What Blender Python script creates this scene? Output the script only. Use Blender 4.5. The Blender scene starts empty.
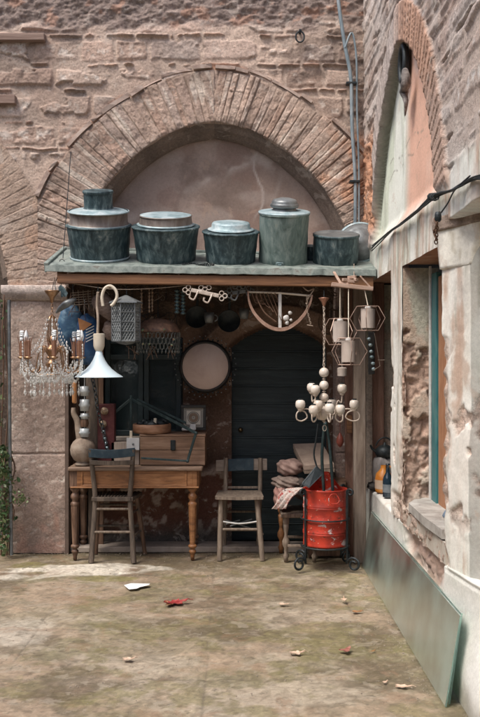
import bpy, math, random
import numpy as np
from mathutils import Vector, Matrix
random.seed(7)
SC = bpy.context.scene
COL = SC.collection
PI = math.pi
R = math.radians
CAMZ = 1.62
F = 900.0

def P(px, py, Y):
    """point of the courtyard at depth Y metres in front of the viewer"""
    return Vector(((px-240)/F*Y, Y, CAMZ+(358.5-py)/F*Y))

def G(px, py):
    Y = F*CAMZ/(py-358.5)
    return Vector(((px-240)/F*Y, Y, 0.0))

# ------------------------------------------------------------------ objects
ROOTLOC = {}
def thing(name, label, cat, loc=(0,0,0), group=None, rot=None):
    o = bpy.data.objects.new(name, None); COL.objects.link(o)
    o.empty_display_size = .05
    o.location = loc
    if rot is not None: o.rotation_euler = rot
    o['label'] = label; o['category'] = cat
    if group: o['group'] = group
    return o

def tag(o, label, cat, group=None):
    o['label'] = label; o['category'] = cat
    if group: o['group'] = group
    return o

def rootloc(o):
    while o.parent: o = o.parent
    return Vector(o.location)

class MB:
    def __init__(s): s.v = []; s.f = []; s.sm = []
    def add(s, vs, fs, smooth=True, M=None):
        n = len(s.v)
        if M is not None: vs = [M @ Vector(v) for v in vs]
        s.v += [tuple(v) for v in vs]
        s.f += [tuple(i+n for i in f) for f in fs]
        s.sm += [smooth]*len(fs)
        return s
    def box(s, c, d, M=None, bev=0.0, rz=0, jit=0):
        hx, hy, hz = d[0]/2, d[1]/2, d[2]/2
        b = min(bev, hx*.9, hy*.9, hz*.9)
        if b <= 0:
            vs = [(x*hx, y*hy, z*hz) for x in (-1,1) for y in (-1,1) for z in (-1,1)]
            fs = [(0,1,3,2),(4,6,7,5),(0,4,5,1),(2,3,7,6),(0,2,6,4),(1,5,7,3)]
        else:
            vs = []; idx = {}
            for sx in (-1,1):
                for sy in (-1,1):
                    for sz in (-1,1):
                        for a in range(3):
                            p = [sx*(hx-b), sy*(hy-b), sz*(hz-b)]
                            p[a] = (sx,sy,sz)[a]*(hx,hy,hz)[a]
                            idx[(sx,sy,sz,a)] = len(vs); vs.append(tuple(p))
            fs = []
            def q(keys): fs.append(tuple(idx[k] for k in keys))
            for a in range(3):
                b1, b2 = (a+1)%3, (a+2)%3
                for sg in (-1,1):
                    ks = []
                    for (u,w) in ((-1,-1),(1,-1),(1,1),(-1,1)):
                        t = [0,0,0]; t[a]=sg; t[b1]=u; t[b2]=w; ks.append((t[0],t[1],t[2],a))
                    if sg < 0: ks = ks[::-1]
                    q(ks)
                for u in (-1,1):      # edges parallel to a
                    for w in (-1,1):
                        t0=[0,0,0]; t1=[0,0,0]
                        t0[a]=-1; t1[a]=1; t0[b1]=t1[b1]=u; t0[b2]=t1[b2]=w
                        ks = [(*t0,b1),(*t1,b1),(*t1,b2),(*t0,b2)]
                        if u*w < 0: ks = ks[::-1]
                        q(ks)
            for sx in (-1,1):
                for sy in (-1,1):
                    for sz in (-1,1):
                        ks = [(sx,sy,sz,0),(sx,sy,sz,1),(sx,sy,sz,2)]
                        if sx*sy*sz < 0: ks = ks[::-1]
                        q(ks)
        if jit: vs = [tuple(k+random.uniform(-jit,jit) for k in v) for v in vs]
        T = Matrix.Translation(Vector(c)) @ Matrix.Rotation(rz,4,'Z')
        if M is not None: T = M @ T
        return s.add(vs, fs, False, T)
    def beam(s, a, b, w, h, bev=.003, roll=0, up=(0,0,1)):
        """box from a to b with width w and height h"""
        a = Vector(a); b = Vector(b); d = b-a; L = d.length
        x = d.normalized(); u = Vector(up)
        if abs(x.dot(u)) > .97: u = Vector((0,1,0))
        y = u.cross(x).normalized(); z = x.cross(y)
        M = Matrix(((x.x,y.x,z.x,0),(x.y,y.y,z.y,0),(x.z,y.z,z.z,0),(0,0,0,1)))
        M = Matrix.Translation((a+b)/2) @ M @ Matrix.Rotation(roll,4,'X')
        return s.box((0,0,0), (L,w,h), M, bev)
    def tube(s, pts, r, seg=8, closed=False, caps=True):
        pts = [Vector(p) for p in pts]; n = len(pts)
        rs = r if isinstance(r, (list,tuple)) else [r]*n
        tang = []
        for i in range(n):
            if closed: t = pts[(i+1)%n]-pts[i-1]
            else: t = pts[min(i+1,n-1)]-pts[max(i-1,0)]
            if t.length < 1e-9: t = Vector((0,0,1))
            tang.append(t.normalized())
        up = Vector((0,0,1)) if abs(tang[0].z) < .9 else Vector((0,1,0))
        nrm = tang[0].cross(up).normalized()
        vs = []
        for i in range(n):
            nrm = nrm - tang[i]*nrm.dot(tang[i])
            if nrm.length < 1e-6: nrm = tang[i].orthogonal()
            nrm.normalize(); bi = tang[i].cross(nrm)
            for k in range(seg):
                a = 2*PI*k/seg
                vs.append(pts[i] + (nrm*math.cos(a)+bi*math.sin(a))*rs[i])
        fs = []
        m = n if closed else n-1
        for i in range(m):
            j = (i+1)%n
            for k in range(seg):
                k2 = (k+1)%seg
                fs.append((i*seg+k, i*seg+k2, j*seg+k2, j*seg+k))
        s.add(vs, fs, seg > 5)
        if caps and not closed:
            s.add([vs[k] for k in range(seg)], [tuple(range(seg))[::-1]], False)
            s.add([vs[(n-1)*seg+k] for k in range(seg)], [tuple(range(seg))], False)
        return s
    def lathe(s, prof, seg=24, M=None, c=(0,0,0), wob=0, sx=1, sy=1):
        """prof: list of (r, z); sharp breaks where a point is repeated"""
        T = Matrix.Translation(Vector(c))
        if M is not None: T = M @ T
        runs = [[prof[0]]]
        for a, b in zip(prof, prof[1:]):
            if abs(a[0]-b[0]) < 1e-7 and abs(a[1]-b[1]) < 1e-7: runs.append([b])
            else: runs[-1].append(b)
        ph = random.random()*6
        for run in runs:
            if len(run) < 2: continue
            vs = []; fs = []
            for (r, z) in run:
                for k in range(seg):
                    a = 2*PI*k/seg
                    rr = r*(1+wob*(math.sin(2*a+ph)+.6*math.sin(3*a+2*ph+z*9)))
                    vs.append((rr*math.cos(a)*sx, rr*math.sin(a)*sy, z))
            for i in range(len(run)-1):
                for k in range(seg):
                    k2 = (k+1)%seg
                    fs.append((i*seg+k, i*seg+k2, (i+1)*seg+k2, (i+1)*seg+k))
            s.add(vs, fs, True, T)
        return s
    def ball(s, c, r, seg=10, M=None, sz=1, sx=1, sy=1):
        n = max(4, seg//2+1)
        prof = [(max(r*math.sin(PI*i/n), r*.001), -r*sz*math.cos(PI*i/n)) for i in range(n+1)]
        return s.lathe(prof, seg, M, c, sx=sx, sy=sy)
    def blob(s, c, d, seg=20, amp=.12, fr=2.5, p=2.6, M=None, seed=0):
        """soft box-like lump (cushions, cloth)"""
        rnd = random.Random(seed); ph = [rnd.uniform(0,6) for _ in range(6)]
        vs = []; fs = []; n = seg//2
        for i in range(n+1):
            th = PI*i/n
            for k in range(seg):
                a = 2*PI*k/seg
                v = [math.sin(th)*math.cos(a), math.sin(th)*math.sin(a), math.cos(th)]
                l = sum(abs(x)**p for x in v)**(1/p)
                v = [x/l for x in v]
                q = 1+amp*(math.sin(fr*v[0]*2+ph[0])*math.sin(fr*v[1]*2+ph[1])+.5*math.sin(fr*4*v[2]+ph[2]+fr*3*v[0])+.3*math.sin(fr*7*v[0]+ph[3])*math.sin(fr*6*v[2]+ph[4]))
                vs.append(tuple(v[j]*d[j]/2*q for j in range(3)))
        for i in range(n):
            for k in range(seg):
                k2 = (k+1)%seg
                fs.append((i*seg+k, (i+1)*seg+k, (i+1)*seg+k2, i*seg+k2))
        T = Matrix.Translation(Vector(c))
        if M is not None: T = T @ M
        return s.add(vs, fs, True, T)
    def prism(s, poly, t, M=None):
        """poly in local XZ, thickness t along Y (centred)"""
        n = len(poly)
        vs = [(x,-t/2,z) for x,z in poly]+[(x,t/2,z) for x,z in poly]
        fs = [tuple(range(n)), tuple(range(2*n-1,n-1,-1))]
        fs += [(i, i+n, (i+1)%n+n, (i+1)%n) for i in range(n)]
        return s.add(vs, fs, False, M)
    def link(s, c, d, L, w, r, flip):
        d = Vector(d).normalized(); a = d.orthogonal().normalized(); b = d.cross(a)
        n = b if flip else a
        pts = [Vector(c)+d*(L/2*math.cos(t))+n*(w/2*math.sin(t)) for t in [2*PI*k/8 for k in range(8)]]
        return s.tube(pts, r, 4, True)
    def chain(s, pts, L=.022, w=.014, r=.0022):
        pts = [Vector(p) for p in pts]
        acc = 0; fl = False
        for a, b in zip(pts, pts[1:]):
            D = (b-a).length; t = acc
            while t < D:
                s.link(a+(b-a)*(t/D), b-a, L*1.25, w, r, fl); fl = not fl; t += L
            acc = t-D
        return s
    def build(s, name, mat, parent=None, world=True):
        me = bpy.data.meshes.new(name)
        off = rootloc(parent) if (parent is not None and world) else Vector((0,0,0))
        me.from_pydata([(v[0]-off.x, v[1]-off.y, v[2]-off.z) for v in s.v], [], s.f)
        me.polygons.foreach_set('use_smooth', s.sm)
        me.materials.append(mat); me.update()
        o = bpy.data.objects.new(name, me); COL.objects.link(o)
        if parent is not None: o.parent = parent
        elif world:      # put the origin at the base of the thing
            c = Vector((sum(v[0] for v in s.v)/len(s.v), sum(v[1] for v in s.v)/len(s.v), min(v[2] for v in s.v)))
            me.transform(Matrix.Translation(-c)); o.location = c
        return o

def arc(c, r, a0, a1, n, plane='XZ', Y=None, ry=None):
    ry = ry or r; out = []
    for i in range(n+1):
        a = R(a0+(a1-a0)*i/n); x = r*math.cos(a); z = ry*math.sin(a)
        if plane == 'XZ': out.append(Vector((c[0]+x, c[1], c[2]+z)))
        elif plane == 'YZ': out.append(Vector((c[0], c[1]+x, c[2]+z)))
        else: out.append(Vector((c[0]+x, c[1]+z, c[2])))
    return out

def smooth_path(pts, n=6):
    """Catmull-Rom through pts"""
    pts = [Vector(p) for p in pts]; out = []
    for i in range(len(pts)-1):
        p0 = pts[max(i-1,0)]; p1 = pts[i]; p2 = pts[i+1]; p3 = pts[min(i+2,len(pts)-1)]
        for k in range(n):
            t = k/n
            out.append(.5*((2*p1)+(p2-p0)*t+(2*p0-5*p1+4*p2-p3)*t*t+(3*p1-p0-3*p2+p3)*t**3))
    out.append(pts[-1]); return out

# ------------------------------------------------------------------ noise
def vnoise(x, y, seed=0):
    xi = np.floor(x).astype(np.int64); yi = np.floor(y).astype(np.int64)
    fx = x-xi; fy = y-yi
    fx = fx*fx*(3-2*fx); fy = fy*fy*(3-2*fy)
    def h(a, b):
        n = (a*374761393 + b*668265263 + seed*1442695041) & 0xffffffff
        n = ((n ^ (n >> 13))*1274126177) & 0xffffffff
        n = ((n ^ (n >> 16))*2246822519) & 0xffffffff
        return ((n ^ (n >> 15)) & 0xffff)/65535.0
    a = h(xi,yi); b = h(xi+1,yi); c = h(xi,yi+1); d = h(xi+1,yi+1)
    return (a*(1-fx)+b*fx)*(1-fy)+(c*(1-fx)+d*fx)*fy
def fbm(x, y, seed=0, oct=4, gain=.5):
    s = 0; a = 1; t = 0
    for o in range(oct):
        s = s+a*vnoise(x*2**o+o*17.3, y*2**o-o*9.1, seed+o*31); t += a; a *= gain
    return s/t
def sst(a, b, x):
    t = np.clip((x-a)/(b-a), 0, 1); return t*t*(3-2*t)
def mixc(c, d, m):
    return c*(1-m[...,None])+np.asarray(d)*m[...,None]

def grid_mesh(name, pos, col, mat, parent=None, keep=None, flip=False, smooth=True, mat2=None, mask2=None):
    n, m = pos.shape[:2]
    idx = np.arange(n*m).reshape(n,m)
    q = np.stack([idx[:-1,:-1], idx[1:,:-1], idx[1:,1:], idx[:-1,1:]], -1)
    if flip: q = q[...,::-1]
    if keep is not None:
        kf = keep[:-1,:-1]&keep[1:,:-1]&keep[1:,1:]&keep[:-1,1:]
        q = q[kf]
        if mask2 is not None: mk = mask2[:-1,:-1][kf]
    q = q.reshape(-1,4)
    used, inv = np.unique(q.ravel(), return_inverse=True)
    v = pos.reshape(-1,3)[used]; c = col.reshape(-1,3)[used]
    off = rootloc(parent) if parent is not None else Vector((0,0,0))
    v = v-np.array(off)
    me = bpy.data.meshes.new(name)
    me.vertices.add(len(v)); me.vertices.foreach_set('co', v.astype(np.float32).ravel())
    nf = len(q)
    me.loops.add(nf*4); me.loops.foreach_set('vertex_index', inv.astype(np.int32).ravel())
    me.polygons.add(nf)
    me.polygons.foreach_set('loop_start', np.arange(0,nf*4,4,dtype=np.int32))
    me.polygons.foreach_set('loop_total', np.full(nf,4,dtype=np.int32))
    me.update(calc_edges=True)
    me.polygons.foreach_set('use_smooth', np.full(nf,smooth))
    at = me.color_attributes.new('tint','FLOAT_COLOR','POINT')
    at.data.foreach_set('color', np.concatenate([np.clip(c,0,1), np.ones((len(c),1))],1).astype(np.float32).ravel())
    me.materials.append(mat)
    if mat2 is not None:
        me.materials.append(mat2); me.polygons.foreach_set('material_index', mk.astype(np.int32).ravel())
    me.update(); me.validate()
    o = bpy.data.objects.new(name, me); COL.objects.link(o)
    if parent is not None: o.parent = parent
    return o

# ------------------------------------------------------------------ materials
def newmat(name):
    m = bpy.data.materials.new(name); m.use_nodes = True
    nt = m.node_tree; b = nt.nodes['Principled BSDF']
    return m, nt, b
def add_bump(nt, b, coord, items, dist=.01):
    prev = None
    for (scale, strength, detail) in items:
        n = nt.nodes.new('ShaderNodeTexNoise'); n.inputs['Scale'].default_value = scale
        n.inputs['Detail'].default_value = detail; n.inputs['Roughness'].default_value = .65
        nt.links.new(coord, n.inputs['Vector'])
        bp = nt.nodes.new('ShaderNodeBump'); bp.inputs['Strength'].default_value = strength
        bp.inputs['Distance'].default_value = dist
        nt.links.new(n.outputs['Fac'], bp.inputs['Height'])
        if prev: nt.links.new(prev.outputs[0], bp.inputs['Normal'])
        prev = bp
    nt.links.new(prev.outputs[0], b.inputs['Normal'])
def mat_attr(name, rough=.9, bump=((60,.5,6),(220,.3,4)), var=.35, fine=90, dist=.01):
    m, nt, b = newmat(name)
    at = nt.nodes.new('ShaderNodeAttribute'); at.attribute_name = 'tint'
    tc = nt.nodes.new('ShaderNodeTexCoord')
    n = nt.nodes.new('ShaderNodeTexNoise'); n.inputs['Scale'].default_value = fine
    n.inputs['Detail'].default_value = 7; n.inputs['Roughness'].default_value = .7
    nt.links.new(tc.outputs['Object'], n.inputs['Vector'])
    mr = nt.nodes.new('ShaderNodeMapRange')
    mr.inputs['From Min'].default_value = .3; mr.inputs['From Max'].default_value = .7
    mr.inputs['To Min'].default_value = 1-var; mr.inputs['To Max'].default_value = 1+var
    nt.links.new(n.outputs['Fac'], mr.inputs['Value'])
    mx = nt.nodes.new('ShaderNodeVectorMath'); mx.operation = 'SCALE'
    nt.links.new(at.outputs['Color'], mx.inputs[0]); nt.links.new(mr.outputs[0], mx.inputs['Scale'])
    nt.links.new(mx.outputs[0], b.inputs['Base Color'])
    b.inputs['Roughness'].default_value = rough
    b.inputs['Specular IOR Level'].default_value = .3
    add_bump(nt, b, tc.outputs['Object'], bump, dist)
    return m
def mat(name, cols, scale=12, rough=.6, metal=0, bump=.3, bscale=60, stretch=(1,1,1), spec=.5, pos=None, detail=6, rvar=.15, fine=True):
    """noise-driven mix of several colours, stretched for grain or streaks"""
    m, nt, b = newmat(name)
    tc = nt.nodes.new('ShaderNodeTexCoord'); mp = nt.nodes.new('ShaderNodeMapping')
    mp.inputs['Scale'].default_value = stretch
    nt.links.new(tc.outputs['Object'], mp.inputs['Vector'])
    n = nt.nodes.new('ShaderNodeTexNoise'); n.inputs['Scale'].default_value = scale
    n.inputs['Detail'].default_value = detail; n.inputs['Roughness'].default_value = .68
    n.inputs['Distortion'].default_value = .4
    nt.links.new(mp.outputs[0], n.inputs['Vector'])
    cr = nt.nodes.new('ShaderNodeValToRGB')
    els = cr.color_ramp.elements
    k = len(cols); pos = pos or [.3+.4*i/max(k-1,1) for i in range(k)]
    els[0].position = pos[0]; els[0].color = (*cols[0],1)
    els[1].position = pos[-1]; els[1].color = (*cols[-1],1)
    for i in range(1,k-1):
        e = els.new(pos[i]); e.color = (*cols[i],1)
    nt.links.new(n.outputs['Fac'], cr.inputs['Fac'])
    nt.links.new(cr.outputs[0], b.inputs['Base Color'])
    mr = nt.nodes.new('ShaderNodeMapRange')
    mr.inputs['To Min'].default_value = max(rough-rvar,.02); mr.inputs['To Max'].default_value = min(rough+rvar,1)
    nt.links.new(n.outputs['Fac'], mr.inputs['Value']); nt.links.new(mr.outputs[0], b.inputs['Roughness'])
    b.inputs['Metallic'].default_value = metal
    b.inputs['Specular IOR Level'].default_value = spec
    if bump: add_bump(nt, b, mp.outputs[0], ((bscale,bump,5),), .004)
    return m
# ================================================================== WALLS AND GROUND
M_stone = mat_attr('stone', .92, ((22,.5,9),(60,.6,7),(200,.4,4)), .32, 60, .014)
M_plaster = mat_attr('plaster', .88, ((30,.25,6),(160,.25,4)), .13, 60, .006)
M_ground = mat_attr('concrete_ground', .55, ((9,.3,8),(60,.45,7),(260,.35,4)), .2, 38, .006)

def crisp(m, layers):
    """sharp-edged pits, chips and stains of the surface itself: (scale, detail, lo, hi, colour, amount)"""
    nt = m.node_tree; b = nt.nodes['Principled BSDF']; tc = [n for n in nt.nodes if n.type == 'TEX_COORD'][0]
    src = b.inputs['Base Color'].links[0].from_socket
    for (sc, det, lo, hi, colr, amt) in layers:
        n = nt.nodes.new('ShaderNodeTexNoise'); n.inputs['Scale'].default_value = sc; n.inputs['Detail'].default_value = det; n.inputs['Roughness'].default_value = .68
        n.inputs['Distortion'].default_value = .6
        nt.links.new(tc.outputs['Object'], n.inputs['Vector'])
        mr = nt.nodes.new('ShaderNodeMapRange'); mr.inputs['From Min'].default_value = lo; mr.inputs['From Max'].default_value = hi; mr.inputs['To Max'].default_value = amt
        nt.links.new(n.outputs['Fac'], mr.inputs['Value'])
        x = nt.nodes.new('ShaderNodeMix'); x.data_type = 'RGBA'; nt.links.new(mr.outputs[0], x.inputs['Factor']); nt.links.new(src, x.inputs['A']); x.inputs['B'].default_value = (*colr,1)
        src = x.outputs['Result']
    nt.links.new(src, b.inputs['Base Color'])
crisp(M_ground, [(5,12,.53,.57,(.15,.125,.085),.35),(9,12,.56,.59,(.40,.35,.28),.35),(26,8,.60,.64,(.09,.075,.055),.5),(3.3,14,.57,.60,(.27,.16,.10),.3),(70,4,.66,.70,(.48,.43,.36),.5)])
crisp(M_stone, [(11,10,.57,.61,(.20,.15,.12),.35),(8,12,.58,.61,(.55,.48,.42),.35),(40,6,.64,.69,(.10,.075,.06),.5)])
crisp(M_plaster, [(4,12,.60,.63,(.46,.33,.25),.30),(30,6,.66,.70,(.25,.20,.16),.4)])

# ---- masonry generator -------------------------------------------------
STONEC = np.array([[.50,.40,.355],[.43,.34,.295],[.54,.47,.43],[.40,.305,.26],[.47,.40,.365],[.42,.36,.335],[.52,.42,.365]])
BRICKC = np.array([[.36,.225,.175],[.33,.24,.20],[.30,.20,.16],[.40,.27,.21]])
def masonry(U, Z, seed, tall=(.17,.25), thin=(.035,.05), start=0.0, wid=1.0, er=1.0):
    """returns height (m) and colour of coursed stone with thin brick courses"""
    rnd = random.Random(seed)
    wu = U+.035*(fbm(U*5,Z*5,seed+1)-.5)+.012*(fbm(U*26,Z*26,seed+2)-.5)
    wz = Z+.07*(fbm(U*1.3,Z*2,seed+3)-.5)+.022*(fbm(U*9,Z*14,seed+4)-.5)
    mort = fbm(U*12,Z*12,seed+5,5)
    H = (mort-.5)*.022-.004
    C = np.zeros(U.shape+(3,))+np.array([.47,.385,.335])
    C *= (.75+.5*fbm(U*3,Z*3,seed+6))[...,None]
    ero = er*.07*sst(.52,.66,fbm(U*3.2,Z*5,seed+21,5)); C0 = C.copy()
    z = Z.min()+start-.1; umin = U.min()-.3; umax = U.max()+.3
    n1 = fbm(U*22,Z*22,seed+7,5); n2 = fbm(U*60,Z*60,seed+8,3); n3 = fbm(U*7,Z*9,seed+9,4)
    zmax = Z.max()+.2; kind = 0
    while z < zmax:
        if kind == 0:
            h = rnd.uniform(*tall); lo, hi = .26, .62; base = STONEC; amp = .020
        else:
            h = rnd.uniform(*thin); lo, hi = .15, .34; base = BRICKC; amp = .030
        gap = .012
        u = umin+rnd.uniform(0,.2)
        while u < umax:
            w = rnd.uniform(lo, hi)*wid
            if not (kind and rnd.random() < .15):
                u0, u1, z0, z1 = u+gap, u+w-gap, z+gap*.5, z+h-gap*.5
                if kind == 0: z0 += rnd.uniform(0,.02); z1 -= rnd.uniform(0,.02)
                du = np.minimum(wu-u0, u1-wu); dz = np.minimum(wz-z0, z1-wz)
                d = np.minimum(du, dz)
                m = sst(-.003, .016 if kind == 0 else .009, d-ero)
                if m.max() > 0:
                    hh = amp*rnd.uniform(.35,1.35)+(n1-.5)*.03*rnd.uniform(.4,1.5)+rnd.uniform(-.012,.012)*(wu-u)/w
                    H = H*(1-m)+np.maximum(hh, H)*m
                    c = base[rnd.randrange(len(base))]*rnd.uniform(.82,1.16)
                    cc = c*(.78+.5*n3)[...,None]
                    # bleached, flaking centre of the big stones
                    if kind == 0 and rnd.random() < .7:
                        fl = sst(.52,.62,n1)*sst(.02,.06,d)*rnd.uniform(.4,1)
                        cc = mixc(cc, (.74,.71,.68), fl)
                        H = H-.008*fl
                    C = C*(1-m[...,None])+cc*m[...,None]
            u += w
        # a few shallow cracks
        z += h; kind = 1-kind
        if kind == 1 and rnd.random() < .25: z += .012
    H += (n2-.5)*.007
    # dark grime in the deep joints belongs to the mortar itself
    # (no shade painted: colour depends on stain noise only)
    st = sst(.56,.74,fbm(U*1.6+3,Z*.9,seed+11,5))
    C = mixc(C, C.mean(axis=(0,1))*np.array([1.0,.84,.78]), st*.45)
    return H, C

# ---- BACK WALL --------------------------------------------------------
wall = thing('stone_wall', 'old pinkish stone courtyard wall with a wide blind brick arch, behind the canopy', 'wall', (0,7.5,0))
YW = 7.5
AX, AZ, R0, R1 = -.217, 2.1075, 1.55, 1.983     # two-centred arch: axis, centre height, inner and outer radius
AE = .333                                        # offset of the two centres from the axis
MIDX = -1.683                                    # where it meets its neighbour on the left
AX2 = 2*MIDX-AX
def crown(X, ax): return .034*np.exp(-((X-ax)/.20)**2)      # the crown is worn round
def rad_of(U, Z, ax): return np.hypot(np.abs(U-ax)+AE, Z+crown(U,ax)-AZ)
u = np.arange(-2.75, 1.10, .0075); z = np.arange(2.05, 5.0, .0075)
U, Z = np.meshgrid(u, z, indexing='ij')
H, C = masonry(U, Z, 3, start=.02, tall=(.13,.23), thin=(.028,.05))
H = H*.8+.014*(fbm(U*5,Z*9,401,5)-.5)
gr = (.30*C[...,0]+.59*C[...,1]+.11*C[...,2])[...,None]
C = (C*.85+gr*.15)*np.array([1.05,.96,.88])*(.68+.64*fbm(U*1.8,Z*2.4,402,5))[...,None]
C = mixc(C, (.17,.13,.11), sst(.56,.72,fbm(U*3,Z*6,403,6,.6))*.6)
rad = rad_of(U,Z,AX); rad2 = rad_of(U,Z,AX2)
# rubble band of broken red brick at the very top
rb = sst(4.33,4.42,Z+.25*(fbm(U*3,Z*4,77)-.5))
rn = fbm(U*16,Z*24,78,5); 
H = H*(1-rb)+rb*((rn-.5)*.06-.015)
C = C*(1-rb[...,None])+rb[...,None]*(np.array([.24,.185,.16])*(.6+.9*fbm(U*14,Z*20,79,4))[...,None])
C = mixc(C, (.38,.23,.17), rb*sst(.60,.70,fbm(U*7,Z*12,80,4))*.8)
# exposed orange brick beside the corner
cx_ = U+.08*(fbm(U*5,Z*5,90)-.5)
ob = sst(.70,.82,cx_)*sst(2.2,2.4,Z)*(1-sst(3.35,3.55,Z+.1*(fbm(U*6,Z*6,91)-.5)))
H = H*(1-ob)+ob*((fbm(U*15,Z*15,92,5)-.5)*.11)
C = C*(1-ob[...,None])+ob[...,None]*(np.array([.46,.24,.15])*(.7+.6*fbm(U*14,Z*14,93))[...,None])
near = np.exp(-((rad-R1-.03)/.05)**2)+np.exp(-((rad2-R1-.03)/.05)**2)
H = H*(1-.7*np.clip(near,0,1))
C = mixc(C, (.42,.22,.14), np.exp(-((rad-R1-.02)/.03)**2)*sst(.55,.65,fbm(U*3,Z*3,95))*.8)
for (rr) in (rad, rad2):
    H = H-.05*sst(0,.02,R1-.012-rr)*(Z>AZ)
keep = ~((rad<R1-.05)|(rad2<R1-.05)) & (Z>AZ)
pos = np.stack([U, YW-H, Z], -1)
grid_mesh('masonry', pos, C, M_stone, wall, keep, flip=False)

# thin projecting tiles that follow the back of each arch, and two embedded timbers
def hood(ax, side, a0, a1, seed):
    """side -1: left half (angles measured from the far centre), +1: right half"""
    rnd = random.Random(seed); mb = MB(); a = a0
    while a < a1:
        w = rnd.uniform(3.0,9.0)
        if rnd.random() < .85:
            th = rnd.uniform(.018,.032); pr = rnd.uniform(.012,.042); rr = R1+.012+rnd.uniform(-.006,.014)
            tilt = rnd.uniform(-.04,.04); n = max(2,int(w/1.3)); vs=[]; fs=[]
            j = [rnd.uniform(-.004,.004) for _ in range(4)]
            for i in range(n+1):
                t = R(min(a+w*.95*i/n, a1)); e = tilt*(i/n-.5)*.3; q = rnd.uniform(-.004,.004)
                for (dr, y) in ((-th/2,YW+.04),(-th/2+j[0],YW-pr+j[1]+q),(th/2+j[2],YW-pr+j[3]-q),(th/2,YW+.04)):
                    r = rr+dr+e
                    xx = ax+side*(r*math.cos(t)-AE); vs.append((xx, y, AZ+r*math.sin(t)-float(crown(xx,ax))))
            for i in range(n):
                for k in range(4):
                    k2=(k+1)%4
                    fs.append((i*4+k,i*4+k2,(i+1)*4+k2,(i+1)*4+k))
            fs.append((3,2,1,0)); fs.append(tuple(n*4+k for k in range(4)))
            if side < 0: fs = [f[::-1] for f in fs]
            mb.add(vs,fs,False)
        a += w
    return mb
M_tile = mat('weathered_tile', [(.26,.18,.145),(.36,.27,.225),(.44,.36,.31)], 14, .9, bump=.6, bscale=70)
hood(AX, -1, 25.5, 80, 5).build('hood_tile', M_tile, wall)
hood(AX, 1, 32, 80, 15).build('hood_tile', M_tile, wall)
M_timber = mat('embedded_timber', [(.16,.10,.075),(.25,.17,.135),(.33,.24,.20)], 8, .85, bump=.5, bscale=40, stretch=(.3,3,4))
a = P(4,36,7.5); b = P(46,43,7.5)
MB().box(((-2.7+b.x)/2, 7.49, (a.z+b.z)/2), (b.x+2.7,.12,.058), None, .004).build('timber_beam', M_timber, wall)
b = P(17,106,7.5); a = P(4,97,7.5)
MB().box(((-2.7+b.x)/2, 7.49, (a.z+b.z)/2), (b.x+2.7,.12,.07), None, .004).build('timber_beam', M_timber, wall)

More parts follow.
